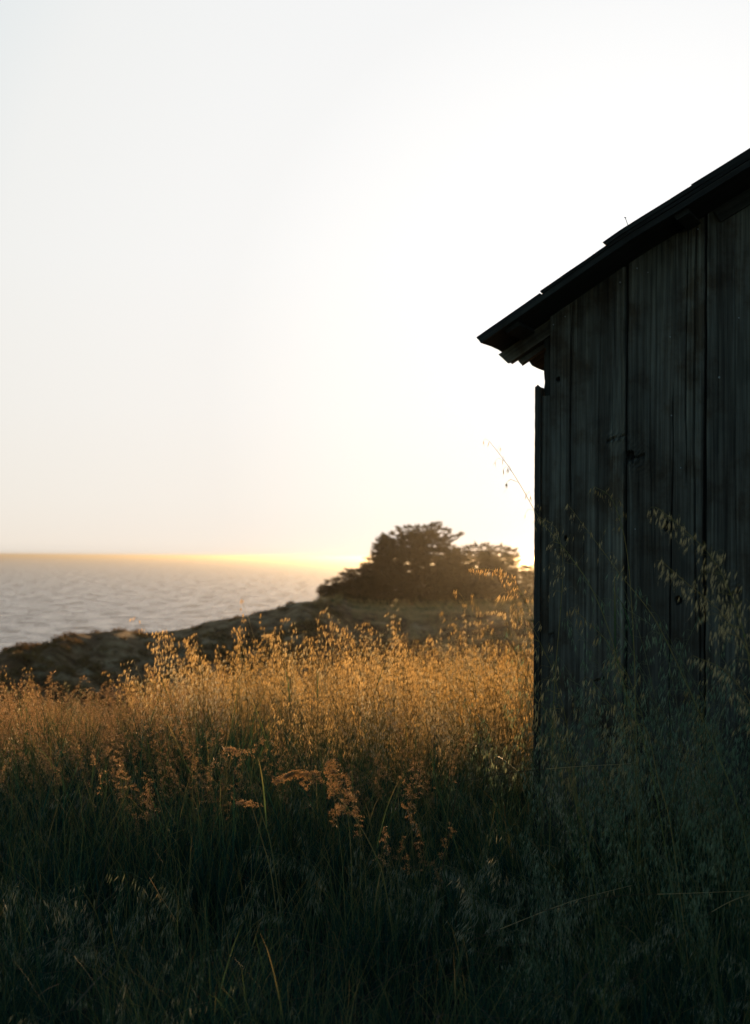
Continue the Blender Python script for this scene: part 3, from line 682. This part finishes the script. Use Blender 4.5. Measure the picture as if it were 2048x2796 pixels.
def _colpx(x, y): return 375 + F * x / np.maximum(y, .5)
def do_scatter(name, label, cat, variants, x, y, rng, sc, tilt=.10, flat=True):
    n = len(x); z = terrain(x, y)
    rot = np.stack([rng.normal(0, tilt, n), rng.normal(-.02, tilt, n), rng.normal(0, .55, n) if flat else rng.uniform(0, 6.28, n)], -1)
    return scatter(name, label, variants, np.stack([x, y, z], -1), rot, sc, rng.integers(0, len(variants), n), cat)

OATS = [oat_tuft(100 + i, 1.0, 5, 8, .07 if i < 6 else .045, .022 if i % 2 else .025, 1.0, [M_OAT2, M_STEM, M_BLADE] if i in (2, 5, 8) else None) for i in range(9)]
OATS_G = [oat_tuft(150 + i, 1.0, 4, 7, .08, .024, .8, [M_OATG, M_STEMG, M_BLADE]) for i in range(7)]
BLADES = [blade_tuft(200 + i, .5, 34) for i in range(8)]
BROMES = [brome_tuft(300 + i) for i in range(6)]
PLUMES = [plume_tuft(400 + i) for i in range(6)]

# wild oats: the tall standing band; its near edge wanders, nearer at the far left and by the shed
def edge(x, y):
    px = colpx(x, y)
    e = np.interp(px, [-200, 0, 130, 230, 330, 420, 520, 600], [6.3, 6.4, 6.9, 7.6, 7.0, 6.5, 6.2, 5.2])
    return e + .35 * vn(x * 2.2, y * .5, 90)
def w_oat(x, y):
    e = edge(x, y); w = sst(-.15, .5, y - e)
    return w * np.where(y < 11, 1.0, .62) * (.68 + .42 * vn(x * 2.0, y * 1.6, 91))
x, y, rng = field_points(37, 4.6, 12, w_oat, 11)
x2, y2, _ = field_points(13, 12, 30, w_oat, 12); x = np.concatenate([x, x2]); y = np.concatenate([y, y2])
px = colpx(x, y); hh = np.interp(px, [-300, 0, 60, 135, 165, 240, 330, 420, 520, 700], [.74, .72, .64, .62, .84, .90, .86, .90, .92, .98])
hh = hh * (.97 + .12 * vn(x * 1.1, y * 1.1, 92) + .20 * vn(x * 3.1, y * 2.2, 93)) * rng.uniform(.80, 1.06, len(x)) * np.where(rng.uniform(0, 1, len(x)) < .14, rng.uniform(1.1, 1.28, len(x)), 1)
do_scatter('wild_oats', 'tall dry golden wild oats standing across the field, lit from behind', 'wild oats', OATS, x, y, rng, hh)
# wild oats in front of the shed wall, in shade
def w_front(x, y):
    q = np.stack([x - C0[0], y - C0[1]], -1); w = -(q @ WW[:2]); s = q @ UU[:2]
    return ((s > -.25) & (w > .02) & (w < 2.4) & (colpx(x, y) > 512 + 30 * vn(x * 5, y * 3, 99))) * np.where(colpx(x, y) < 610, .55, 1) * np.interp(w, [0, .3, 1.6, 2.4], [1, 1, .6, .0])
x, y, rng = field_points(31, 3.6, 6.6, w_front, 13, 2.0)
hh = (1.16 + .17 * rng.normal(0, 1, len(x)).clip(-1.5, 1.8)) * (.93 + .12 * vn(x * 2, y * 2, 5))
hh *= np.interp(y, [3.6, 5, 6], [.50, .82, 1.10]) * np.where(colpx(x, y) < 600, .9, 1)
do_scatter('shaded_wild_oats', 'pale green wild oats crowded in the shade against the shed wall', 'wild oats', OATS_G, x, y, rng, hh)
def hollow(x, y): return 1 - .85 * np.exp(-((x + .28) / .26) ** 2 - ((y - 5.25) / .45) ** 2)
# leafy under-storey everywhere
x, y, rng = field_points(120, 2.2, 7.5, lambda x, y: (.62 + .55 * vn(x * 2.3, y * 1.7, 95)) * hollow(x, y), 14)
x2, y2, _ = field_points(48, 7.5, 13, lambda x, y: np.ones_like(x), 15); x = np.concatenate([x, x2]); y = np.concatenate([y, y2])
hh = np.interp(y, [2, 3.6, 5, 6.2, 7.5, 13], [.42, .62, .85, 1.1, 1.2, 1.1]) * (1 + .22 * vn(x * 1.7, y * 1.7, 96)) * rng.uniform(.7, 1.2, len(x))
do_scatter('meadow_grass', 'dense green meadow grass in deep shade under the taller oats', 'grass', BLADES, x, y, rng, hh, .16, False)
# brome in the foreground
x, y, rng = field_points(22, 3.0, 6.9, lambda x, y: (.3 + .7 * (vn(x * 1.4, y * 1.4, 97) > .0)) * hollow(x, y), 16)
hh = np.interp(y, [3, 4.5, 6.8], [.55, .85, 1.15]) * rng.uniform(.75, 1.15, len(x))
do_scatter('brome_grass', 'fine drooping brome seedheads in the shaded foreground', 'grass', BROMES, x, y, rng, hh, .15)
# reddish plumes in the left middle
x, y, rng = field_points(34, 5.4, 9.5, lambda x, y: (colpx(x, y) < 215) * (.35 + .65 * (vn(x * 1.5, y * 1.5, 98) > -.1)) * sst(5.4, 6.1, y), 17)
hh = np.interp(y, [5.4, 6.4, 9.5], [.85, 1.0, .95]) * rng.uniform(.8, 1.12, len(x))
x2, y2, _ = field_points(7, 5.0, 7.0, lambda x, y: (colpx(x, y) < 470) & (colpx(x, y) > 190), 18); hh = np.concatenate([hh, np.random.default_rng(5).uniform(.72, .95, len(x2))]); x = np.concatenate([x, x2]); y = np.concatenate([y, y2])
do_scatter('plume_grass', 'reddish brown fluffy plume grass in the left of the field', 'grass', PLUMES, x, y, rng, hh)

# lodged straw lying in the foreground
def straw():
    rnd = random.Random(5); B = PB()
    for k in range(900):
        y = rnd.uniform(2.6, 6.2); x = rnd.uniform(-1, 1) * (.24 * y + 1.0)
        if in_shed(np.array([x]), np.array([y]), .02)[0]: continue
        z = float(terrain(x, y)) + rnd.uniform(.01, .22); az = rnd.gauss(0, .9) + (math.pi if rnd.random() < .5 else 0); L = rnd.uniform(.15, .55)
        d = Vector((math.cos(az), math.sin(az), rnd.gauss(0, .22))).normalized(); p = Vector((x, y, z)); sag = rnd.uniform(-.05, .05)
        pts = [p + d * L * (i / 5) + Vector((0, 0, sag * math.sin(i / 5 * 3.14))) for i in range(6)]
        if rnd.random() < .5: B.tube(pts, .0012, .0007, rnd.uniform(.1, .8), rnd.uniform(.3, .9), 0)
        else: B.blade(pts, rnd.uniform(.004, .008), Vector((0, 0, 1)).cross(d).normalized(), rnd.uniform(.1, .8), .6, 0)
    me = B.data('fallen_straw', [M_STRAW]); o = bpy.data.objects.new('fallen_straw', me); COL.objects.link(o)
    tag(o, 'fallen dry straw lying tangled low in the dark foreground grass', 'straw', kind='stuff')
straw()

# ------------------------------------------------------------------ single stalks one can point to
def spline(cp, n):
    """Catmull-Rom through the control points"""
    cp = [Vector(c) for c in cp]; cp = [cp[0] * 2 - cp[1]] + cp + [cp[-1] * 2 - cp[-2]]; out = []; k = len(cp) - 3
    for i in range(n + 1):
        t = i / n * k; j = min(int(t), k - 1); u = t - j; a, b, c, d = cp[j:j + 4]
        out.append(.5 * ((2 * b) + (c - a) * u + (2 * a - 5 * b + 4 * c - d) * u * u + (3 * b - a - 3 * c + d) * u ** 3))
    return out
def stalk(name, label, cat, path, D, D0, f0, group=None, rich=1.0, nodes=9, ln=.022, reach=.075, tone=.5, thick=.0016, kind='oat', wind=(-.55, 0, 0), seed=0, bare=False):
    """path in photo units (1652 wide) from foot to tip; D0/D = distance of foot and tip. The foot is carried down to the ground."""
    rnd = random.Random(seed); n = len(path)
    cp = [Vector(Pk(x, y, D0 + (D - D0) * i / (n - 1))) for i, (x, y) in enumerate(path)]
    g = cp[0].copy(); d = (cp[0] - cp[1]); d = d / max(.05, -d.z) if d.z < 0 else Vector((0, 0, -1)); hgt = g.z - float(terrain(g.x, g.y)) + .02
    if hgt > 0: cp = [g + Vector((d.x * .5, d.y * .5, -1)) * hgt] + cp
    if not cp: return
    base = cp[0]; root = empty(name, tuple(base)); tag(root, label, cat, group)
    cp = [c - base for c in cp]; pts = spline(cp, 26); L = len(pts)
    ext = (hgt / (hgt + 1e-6)) * 0
    S_ = PB(); kf = len(pts) if bare else int(f0 * (len(pts) - 1)) + 1; S_.tube(pts[:kf], thick, thick * (1 - .62 * kf / len(pts)), .35, .8, 0, 5)
    for f in (.28, .5):                       # stem nodes
        p = at(pts, f); S_.tube([p - Vector((0, 0, .004)), p, p + Vector((0, 0, .004))], thick * 1.5, thick * 1.2, .1, .1, 0, 5)
    o = bpy.data.objects.new('stem', S_.data('stem', [M_STEM])); COL.objects.link(o); o.parent = root
    if not bare:
        H = PB(); H.tube(pts[kf - 1:], thick * (1 - .62 * kf / len(pts)), thick * .3, .5, .8, 1, 5)
        if kind == 'oat': oat_panicle(H, pts, f0, rnd, nodes, ln, rich, reach, tone, wind=Vector(wind)); o = bpy.data.objects.new('seed_head', H.data('seed_head', [M_OAT, M_STEM]))
        else:
            if rich > 2: compound(H, pts, f0, rnd, reach, ln, rich)
            else: plume(H, pts, f0, rnd, reach, int(420 * rich), ln)
            o = bpy.data.objects.new('seed_head', H.data('seed_head', [M_PLUME, M_STEM]))
        COL.objects.link(o); o.parent = root
    if rnd.random() < .6:
        Lf = PB(); leaf(Lf, at(pts, .3), rnd, .25, .006, 0, .3, .8); o = bpy.data.objects.new('leaf_blade', Lf.data('leaf_blade', [M_BLADE])); COL.objects.link(o); o.parent = root
G = 'single oat stalks in front of the shed'
stalk('oat_stalk', 'long thin oat stalk crossing the shed corner, its tip against the white sky', 'oat stalk', [(1440, 1720), (1380, 1530), (1345, 1400), (1300, 1290), (1240, 1205), (1190, 1145), (1150, 1075), (1115, 1020), (1078, 972)], 4.9, 4.6, .50, G, .85, 11, .020, .075, .45, seed=1)
stalk('oat_stalk', 'straight pale oat stalk slanting across the wall right of the knot holes', 'oat stalk', [(1640, 1840), (1580, 1660), (1500, 1480), (1440, 1360), (1370, 1270), (1310, 1190), (1250, 1110)], 4.9, 4.6, .72, G, .7, 8, .021, .05, .6, seed=2)
stalk('oat_stalk', 'heavy dense oat head arching left at the right edge of the wall', 'oat stalk', [(1700, 1900), (1690, 1700), (1660, 1520), (1640, 1400), (1610, 1310), (1570, 1230), (1500, 1160), (1450, 1120)], 4.1, 4.2, .52, G, 2.2, 15, .023, .085, .72, .002, seed=3)
stalk('oat_stalk', 'second crowded oat head just below the heavy one by the right edge', 'oat stalk', [(1760, 1900), (1740, 1700), (1700, 1550), (1650, 1440), (1590, 1350), (1520, 1290), (1455, 1235)], 4.2, 4.2, .55, G, 2.0, 13, .022, .085, .65, .002, seed=4)
stalk('oat_stalk', 'low oat head spreading at the right edge above a thin bare stem', 'oat stalk', [(1720, 2000), (1710, 1800), (1690, 1660), (1660, 1560), (1600, 1480), (1540, 1450)], 4.2, 4.2, .58, G, 1.6, 10, .022, .08, .55, seed=5)
stalk('oat_stalk', 'golden oat stalk arching left in front of the dark trees', 'oat stalk', [(1240, 1640), (1215, 1500), (1190, 1410), (1160, 1330), (1130, 1280), (1090, 1257), (1045, 1252)], 6.6, 6.7, .45, G, 1.9, 14, .021, .085, .75, seed=6)
stalk('oat_stalk', 'short nodding oat tip in the middle of the wall, level with the sky stalk', 'oat stalk', [(1400, 1560), (1395, 1400), (1385, 1250), (1370, 1160), (1345, 1095), (1310, 1072)], 5.2, 5.2, .66, G, .9, 8, .019, .06, .5, seed=7)
stalk('oat_stalk', 'feathery upright oat stalk close to the left edge of the wall', 'oat stalk', [(1215, 1680), (1222, 1500), (1235, 1340), (1240, 1240), (1225, 1165), (1190, 1140)], 5.4, 5.4, .55, G, 1.2, 10, .020, .07, .5, seed=8)
stalk('oat_stalk', 'broken oat stalk folded sharply over in the dark before the wall', 'oat stalk', [(1482, 1850), (1450, 1720), (1416, 1596), (1340, 1650), (1240, 1720)], 4.6, 4.6, .8, G, .4, 4, .018, .04, .4, seed=9)
stalk('oat_stalk', 'reddish bare stalk leaning left low in front of the wall base', 'oat stalk', [(1300, 1890), (1275, 1800), (1250, 1690), (1235, 1640)], 4.7, 4.7, .8, G, .4, 4, .018, .04, .4, seed=10, bare=True)
stalk('oat_stalk', 'arching oat with hanging seeds standing out against the rocky bluff face', 'oat stalk', [(830, 1600), (815, 1500), (795, 1430), (765, 1390), (720, 1375)], 8.0, 8.0, .5, 'tall golden oats above the lit field', 1.8, 10, .023, .1, .7, seed=11)
stalk('oat_stalk', 'thin oat arching left with comb of hanging seeds under the tree trunk', 'oat stalk', [(1290, 1620), (1240, 1530), (1200, 1450), (1160, 1385), (1120, 1350), (1085, 1345)], 7.0, 7.0, .72, 'tall golden oats above the lit field', 1.0, 9, .022, .06, .7, seed=12)
stalk('oat_stalk', 'tallest feathery oat head at the left side of the lit band', 'oat stalk', [(385, 1640), (375, 1520), (370, 1440), (362, 1405), (350, 1392)], 7.4, 7.4, .45, 'tall golden oats above the lit field', 2.0, 10, .022, .1, .65, seed=13)
stalk('oat_stalk', 'pointed bright oat head just left of the rocky bluff face', 'oat stalk', [(545, 1560), (540, 1480), (535, 1420), (526, 1382)], 7.6, 7.6, .5, 'tall golden oats above the lit field', 2.0, 9, .022, .08, .7, seed=14)
stalk('oat_stalk', 'lone drooping oat between the low left grass and the tall band', 'oat stalk', [(330, 1640), (318, 1560), (300, 1500), (278, 1475)], 7.2, 7.2, .5, 'tall golden oats above the lit field', 1.0, 7, .022, .07, .6, seed=15)
stalk('oat_stalk', 'feathery oat head with a small arched companion between the two tallest left heads', 'oat stalk', [(450, 1600), (448, 1520), (440, 1450), (425, 1412), (405, 1408)], 7.5, 7.5, .5, 'tall golden oats above the lit field', 1.6, 9, .022, .08, .7, seed=16)
stalk('oat_stalk', 'wide oat head just left of the reddest plume, reaching onto the rocky bluff', 'oat stalk', [(640, 1600), (636, 1520), (628, 1450), (608, 1402), (590, 1396)], 7.6, 7.6, .48, 'tall golden oats above the lit field', 2.2, 11, .022, .09, .7, seed=17)
stalk('oat_stalk', 'slim oat with its head on the bluff below the left end of the cypresses', 'oat stalk', [(700, 1600), (698, 1520), (694, 1450), (688, 1412), (676, 1406)], 7.8, 7.8, .55, 'tall golden oats above the lit field', 1.3, 8, .022, .06, .65, seed=18)
stalk('oat_stalk', 'upright narrow seed spike in front of the base of the tallest cypress', 'oat stalk', [(868, 1560), (868, 1480), (872, 1410), (868, 1352)], 8.6, 8.6, .4, 'tall golden oats above the lit field', 1.6, 12, .018, .03, .75, seed=19)
stalk('oat_stalk', 'upright seed spike right of the bluff top strip, beside a thin comb of seeds', 'oat stalk', [(1050, 1560), (1040, 1480), (1030, 1410), (1024, 1352)], 8.6, 8.6, .4, 'tall golden oats above the lit field', 1.6, 12, .018, .035, .75, seed=20)
GP = 'reddish seed plumes at the edge of the light'
stalk('plume_stalk', 'large reddish fluffy plume drooping left at the shadow edge', 'seed plume', [(850, 1960), (830, 1890), (790, 1815), (740, 1750), (690, 1712), (650, 1704), (615, 1722)], 5.0, 5.0, .66, GP, 2.1, 9, .0045, .034, .5, .0022, 'plume', seed=21)
stalk('plume_stalk', 'broad upright reddish plume right of the drooping one', 'seed plume', [(775, 1950), (772, 1860), (765, 1790), (750, 1720), (735, 1680)], 5.2, 5.2, .55, GP, 2.3, 9, .0045, .036, .5, .002, 'plume', seed=22)
stalk('plume_stalk', 'slim bright orange plume curving left above a lit slanting stem', 'seed plume', [(600, 1880), (575, 1790), (545, 1700), (525, 1655), (495, 1650)], 5.3, 5.3, .72, GP, 1.0, 9, .006, .028, .5, .002, 'plume', seed=23)
stalk('plume_stalk', 'small orange plume below the slim curved one', 'seed plume', [(600, 1940), (580, 1860), (562, 1800), (550, 1770), (528, 1768)], 5.1, 5.1, .72, GP, .8, 9, .006, .026, .5, .002, 'plume', seed=24)
GB = 'long bare straws in the dark grass'
for i, (lb, pth, D) in enumerate([
        ('long straw slanting up to the right in the bottom middle', [(810, 2190), (900, 2130), (1020, 2080), (1130, 2035), (1260, 1985), (1392, 1950)], 4.3),
        ('thin straw crossing the foot of the shed corner nearly level', [(1010, 1722), (1120, 1703), (1250, 1690), (1390, 1682)], 4.8),
        ('level straw low in front of the wall at the right', [(1180, 2010), (1350, 1975), (1500, 1968), (1660, 1962)], 4.3),
        ('straw rising to the right near the bottom right corner', [(1350, 2200), (1500, 2060), (1600, 1990), (1690, 1960)], 4.1),
        ('straw slanting down right in the lower left dark grass', [(255, 1800), (300, 1880), (345, 1960), (390, 2030)], 4.6)]):
    rnd = random.Random(i); root_p = Vector(Pk(*pth[0], D)); root = empty('dry_straw', tuple(root_p)); tag(root, lb, 'straw', GB)
    pts = [q - root_p for q in spline([Vector(Pk(a, b, D + .1 * j)) for j, (a, b) in enumerate(pth)], 20)]
    if True:
        gz_ = float(terrain(root_p.x, root_p.y)) - root_p.z
        pts = [Vector((pts[0].x - .12 * (1 if pth[1][0] > pth[0][0] else -1), pts[0].y, min(gz_, -.01)))] + pts
    B = PB(); kq = len(pts) * 3 // 5; B.tube(pts[:kq], .0013, .0010, .7, .9, 0, 5); o = bpy.data.objects.new('stem', B.data('stem', [M_STRAW])); COL.objects.link(o); o.parent = root
    H = PB(); H.tube(pts[kq - 1:], .0010, .0005, .7, .9, 0, 5)
    for k in range(7): H.spikelet(at(pts, rnd.uniform(.62, 1)), Vector((rnd.uniform(-.6, .3), 0, -1)).normalized(), rnd, .02, .5)
    o = bpy.data.objects.new('seed_head', H.data('seed_head', [M_OAT])); COL.objects.link(o); o.parent = root

# ------------------------------------------------------------------ headland scrub
def scrub():
    rng = np.random.default_rng(31); n = 5200
    y = rng.uniform(78, 122, n); x = rng.uniform(-48, 40, n)
    yr = 108 + 5 * fbm(x * .05, x * 0, 2, 9); px = colpx(x, y)
    keep = (y < yr + 1.5) & ((px < 340) | (y < yr - 9)) & (rng.uniform(0, 1, n) < .35 + .65 * (fbm(x * .12, y * .12, 3, 40) > -.05))
    x, y = x[keep], y[keep]; z = terrain(x, y); keep = z > SEA; x, y, z = x[keep], y[keep], z[keep]; n = len(x)
    near_top = y > (108 + 5 * fbm(x * .05, x * 0, 2, 9)) - 4
    rot = np.stack([rng.normal(0, .2, n), rng.normal(0, .2, n), rng.uniform(0, 6.3, n)], -1)
    scatter('coastal_scrub', 'low dark scrub covering the bluff across the cove', [scrub_clump(i) for i in range(5)], np.stack([x, y, z - .12], -1), rot,
            rng.uniform(.25, .95, n) * np.where(near_top, .8, 1), rng.integers(0, 5, n), 'scrub')
scrub()
rngb = np.random.default_rng(77); nb = 5200; yb = rngb.uniform(98, 150, nb); xb = rngb.uniform(-9, 16, nb); kb = (colpx(xb, yb) > 315) & (yb < 146); xb, yb = xb[kb], yb[kb]
do_scatter('bluff_grass', 'dry grass covering the flat top of the bluff in front of the cypresses', 'grass', PLUMES[:2] + OATS[:2], xb, yb, rngb, rngb.uniform(.35, .8, len(xb)))

# ------------------------------------------------------------------ cypress trees
def inside(poly, x, y):
    c = False; n = len(poly)
    for i in range(n):
        x1, y1 = poly[i]; x2, y2 = poly[i - 1]
        if (y1 > y) != (y2 > y) and x < (x2 - x1) * (y - y1) / (y2 - y1) + x1: c = not c
    return c
def edist(poly, x, y):
    d = 1e9
    for i in range(len(poly)):
        x1, y1 = poly[i]; x2, y2 = poly[i - 1]; dx, dy = x2 - x1, y2 - y1; t = max(0, min(1, ((x - x1) * dx + (y - y1) * dy) / (dx * dx + dy * dy + 1e-9)))
        d = min(d, math.hypot(x - x1 - t * dx, y - y1 - t * dy))
    return d
HOLES = [(716, 233, 17, 11, 0), (945, 262, 26, 14, -.2), (1030, 325, 42, 13, -.15), (868, 335, 22, 14, -.4), (945, 388, 60, 14, -.18), (965, 480, 55, 11, -.25), (1120, 440, 75, 14, -.15), (1085, 355, 34, 9, 0),
         (1320, 392, 32, 20, .1), (1345, 345, 20, 18, 0), (655, 375, 7, 7, 0), (620, 345, 7, 6, 0), (1235, 350, 22, 9, 0), (1160, 395, 34, 8, -.1), (905, 345, 12, 9, 0), (1200, 470, 20, 8, 0), (470, 495, 32, 8, .1), (685, 285, 9, 7, 0), (1420, 395, 14, 20, 0)]
def hole(x, y):
    for cx, cy, rx, ry, a in HOLES:
        dx, dy = x - cx, y - cy; u = dx * math.cos(a) + dy * math.sin(a); v = -dx * math.sin(a) + dy * math.cos(a)
        if (u / rx) ** 2 + (v / ry) ** 2 < .48: return True
    return False
def cypress(name, label, poly, D, cx, n, tips, seed):
    rnd = random.Random(seed); SC = D / F * .15517
    xs = [p[0] for p in poly]; ys = [p[1] for p in poly]
    bx, by = z3(cx, 738); base = Vector(P(bx, by, D)); base.z = float(terrain(base.x, base.y)) - .1
    root = empty(name, tuple(base)); tag(root, label, 'tree', 'windswept cypresses on the bluff')
    B = PB(); cxm = cx
    def spray(q, d, L):
        d = d.normalized(); s1 = d.orthogonal().normalized(); s2 = d.cross(s1)
        for k in range(7):
            f = k / 6; c = q + d * L * f; w = L * .42 * (1 - f * .7)
            a_ = rnd.uniform(0, 6.28); sd = s1 * math.cos(a_) + s2 * math.sin(a_)
            t = rnd.uniform(0, .9); B.tri(c - sd * w * .5, c + d * L * .24 + sd * w * .15, c + sd * w * .6 + d * L * .1, t, 0)
    cnt = 0
    while cnt < n:
        x = rnd.uniform(min(xs), max(xs)); y = rnd.uniform(min(ys), max(ys))
        if not inside(poly, x, y) or hole(x, y): continue
        e = edist(poly, x, y)
        if mn.noise((x * .014 + seed * 9, y * .085, 0)) + .6 * mn.noise((x * .04, y * .16, seed)) + .2 < .55 * math.exp(-e / 26): continue
        cnt += 1
        hd = min(2.6, e * SC * 1.1 + .25); a, b = z3(x, y); q = Vector(P(a, b, D)); q.y += rnd.uniform(-1, 1) * hd
        out = Vector(((x - cxm) / 260 + rnd.gauss(0, .5), rnd.gauss(0, .7), .18 + rnd.gauss(0, .22)))
        spray(q - base, out, rnd.uniform(.28, .5) * (1 if e > 18 else .62))
    auto = []
    for i in range(len(poly)):                # many short shoots all along the outline
        (x1, y1), (x2, y2) = poly[i - 1], poly[i]; L_ = math.hypot(x2 - x1, y2 - y1)
        for q in range(int(L_ / 7)):
            f = rnd.random(); x, y = x1 + (x2 - x1) * f, y1 + (y2 - y1) * f
            if y > 690: continue
            sg = 1 if x > cx else -1; ln = rnd.uniform(8, 32); an = rnd.gauss(.45, .35); auto.append((x, y, sg * ln * math.cos(an), -ln * math.sin(an), 14))
    tips = [(a, b, c * .8, d * .8, 40) for a, b, c, d, e in tips] + auto
    for (x, y, dx, dy, nt_) in tips:          # sprays that break the outline
        for k in range(nt_):
            f = rnd.random() ** .8 * 1.6 - .5; a, b = z3(x + dx * f + rnd.gauss(0, 2.6) * (1.1 - .5 * f), y + dy * f + rnd.gauss(0, 2.6) * (1.1 - .5 * f)); q = Vector(P(a, b, D)); q.y += rnd.gauss(0, .35)
            spray(q - base, Vector((dx / 40, rnd.gauss(0, .4), -dy / 40 + .15)), rnd.uniform(.16, .32) * (1.05 - .6 * max(0, f)))
    # trunk and limbs
    T_ = PB(); top = max(1.5, (738 - min(ys)) * SC * .72)
    T_.tube([Vector((0, 0, -.3)), Vector((.1, 0, top * .3)), Vector((.0, .1, top * .65)), Vector((.15, 0, top))], .34, .08, .5, .5, 0, 9)
    for k in range(11):
        x = rnd.uniform(min(xs) + 40, max(xs) - 40); y = rnd.uniform(min(ys) + 60, 640)
        if not inside(poly, x, y): continue
        a, b = z3(x, y); q = Vector(P(a, b, D)) - base; q.y += rnd.uniform(-1.2, 1.2); s = Vector((0, 0, min(top, max(.3, q.z * .45))))
        T_.tube([s, s.lerp(q, .5) + Vector((0, 0, .25)), q], .12, .03, .5, .5, 0, 6)
    o = bpy.data.objects.new('trunk', T_.data('trunk', [M_BARK])); COL.objects.link(o); o.parent = root
    o = bpy.data.objects.new('crown', B.data('crown', [M_CYP])); COL.objects.link(o); o.parent = root
cypress('cypress_tree', 'tallest windswept cypress with domed layered crown on the bluff, left of the others',
    [(440, 560), (450, 470), (500, 425), (520, 400), (528, 345), (550, 310), (585, 268), (650, 258), (690, 222), (760, 215), (860, 216), (890, 192), (940, 184), (945, 200), (925, 235), (990, 228), (1005, 248), (950, 285),
     (1020, 275), (1080, 256), (1060, 285), (1000, 312), (985, 335), (1050, 350), (1120, 470), (1120, 738), (470, 740)], 133, 800, 26000,
    [(500, 425, -55, -20, 1), (480, 480, -50, -30, 1), (530, 350, -25, -22, 1), (560, 300, -28, -12, 1), (590, 270, -18, -25, 1), (690, 225, -22, -20, 1), (800, 215, 10, -22, 1), (900, 195, 50, -18, 1), (750, 216, -10, -14, 1), (985, 232, 28, -8, 1), (1040, 272, 50, -20, 1), (640, 262, -28, -12, 1), (850, 215, -5, -18, 1)], 1)
cypress('cypress_tree', 'lower broad cypress with gappy crown, between the tall one and the shed',
    [(1060, 360), (1130, 345), (1180, 332), (1240, 325), (1280, 352), (1330, 335), (1350, 350), (1400, 362), (1430, 365), (1440, 400), (1455, 430), (1430, 470), (1420, 735), (930, 735), (930, 470), (1010, 400)], 138, 1200, 15000,
    [(1240, 328, -25, -12, 1), (1340, 345, 5, -32, 1), (1430, 360, 22, -14, 1), (1445, 430, 30, -5, 1), (1180, 335, -20, -10, 1), (1390, 362, 12, -18, 1), (1130, 345, -14, -14, 1)], 2)
cypress('cypress_tree', 'low wind-pruned cypress trailing down at the left end of the row',
    [(165, 622), (205, 595), (235, 560), (290, 560), (330, 515), (362, 492), (430, 492), (500, 500), (520, 560), (520, 742), (330, 730), (180, 688), (200, 650)], 131, 400, 5200,
    [(200, 600, -45, -2, 1), (240, 562, -42, -14, 1), (180, 625, -28, 0, 1), (330, 515, -38, -8, 1), (300, 545, -35, -8, 1), (365, 494, -28, -12, 1), (430, 495, -25, -14, 1), (190, 655, -20, -5, 1)], 3)
cypress('cypress_tree', 'cypress half hidden behind the edge of the shed',
    [(1425, 500), (1450, 480), (1490, 468), (1540, 472), (1600, 440), (1700, 430), (1800, 470), (1800, 735), (1400, 735), (1410, 560)], 142, 1600, 6500,
    [(1490, 470, -20, -16, 1), (1530, 472, 8, -18, 1), (1450, 485, -15, -10, 1)], 4)

# ------------------------------------------------------------------ haze
hm, nt, out = mat('sea_air'); pv = nt.nodes.new('ShaderNodeVolumePrincipled')
pv.inputs['Color'].default_value = (.39, .385, .36, 1); pv.inputs['Density'].default_value = .00012; pv.inputs['Anisotropy'].default_value = .955
nt.links.new(pv.outputs[0], out.inputs['Volume'])
E_ = 29000; zb, zt = SEA - 7, 5.2
hv = [(-E_, -E_, zb), (E_, -E_, zb), (E_, E_, zb), (-E_, E_, zb), (-E_, -E_, zt), (E_, -E_, zt), (E_, E_, zt), (-E_, E_, zt)]
haze = mesh('haze', hv, [(3, 2, 1, 0), (4, 5, 6, 7), (0, 1, 5, 4), (1, 2, 6, 5), (2, 3, 7, 6), (3, 0, 4, 7)], hm); tag(haze, kind='stuff')
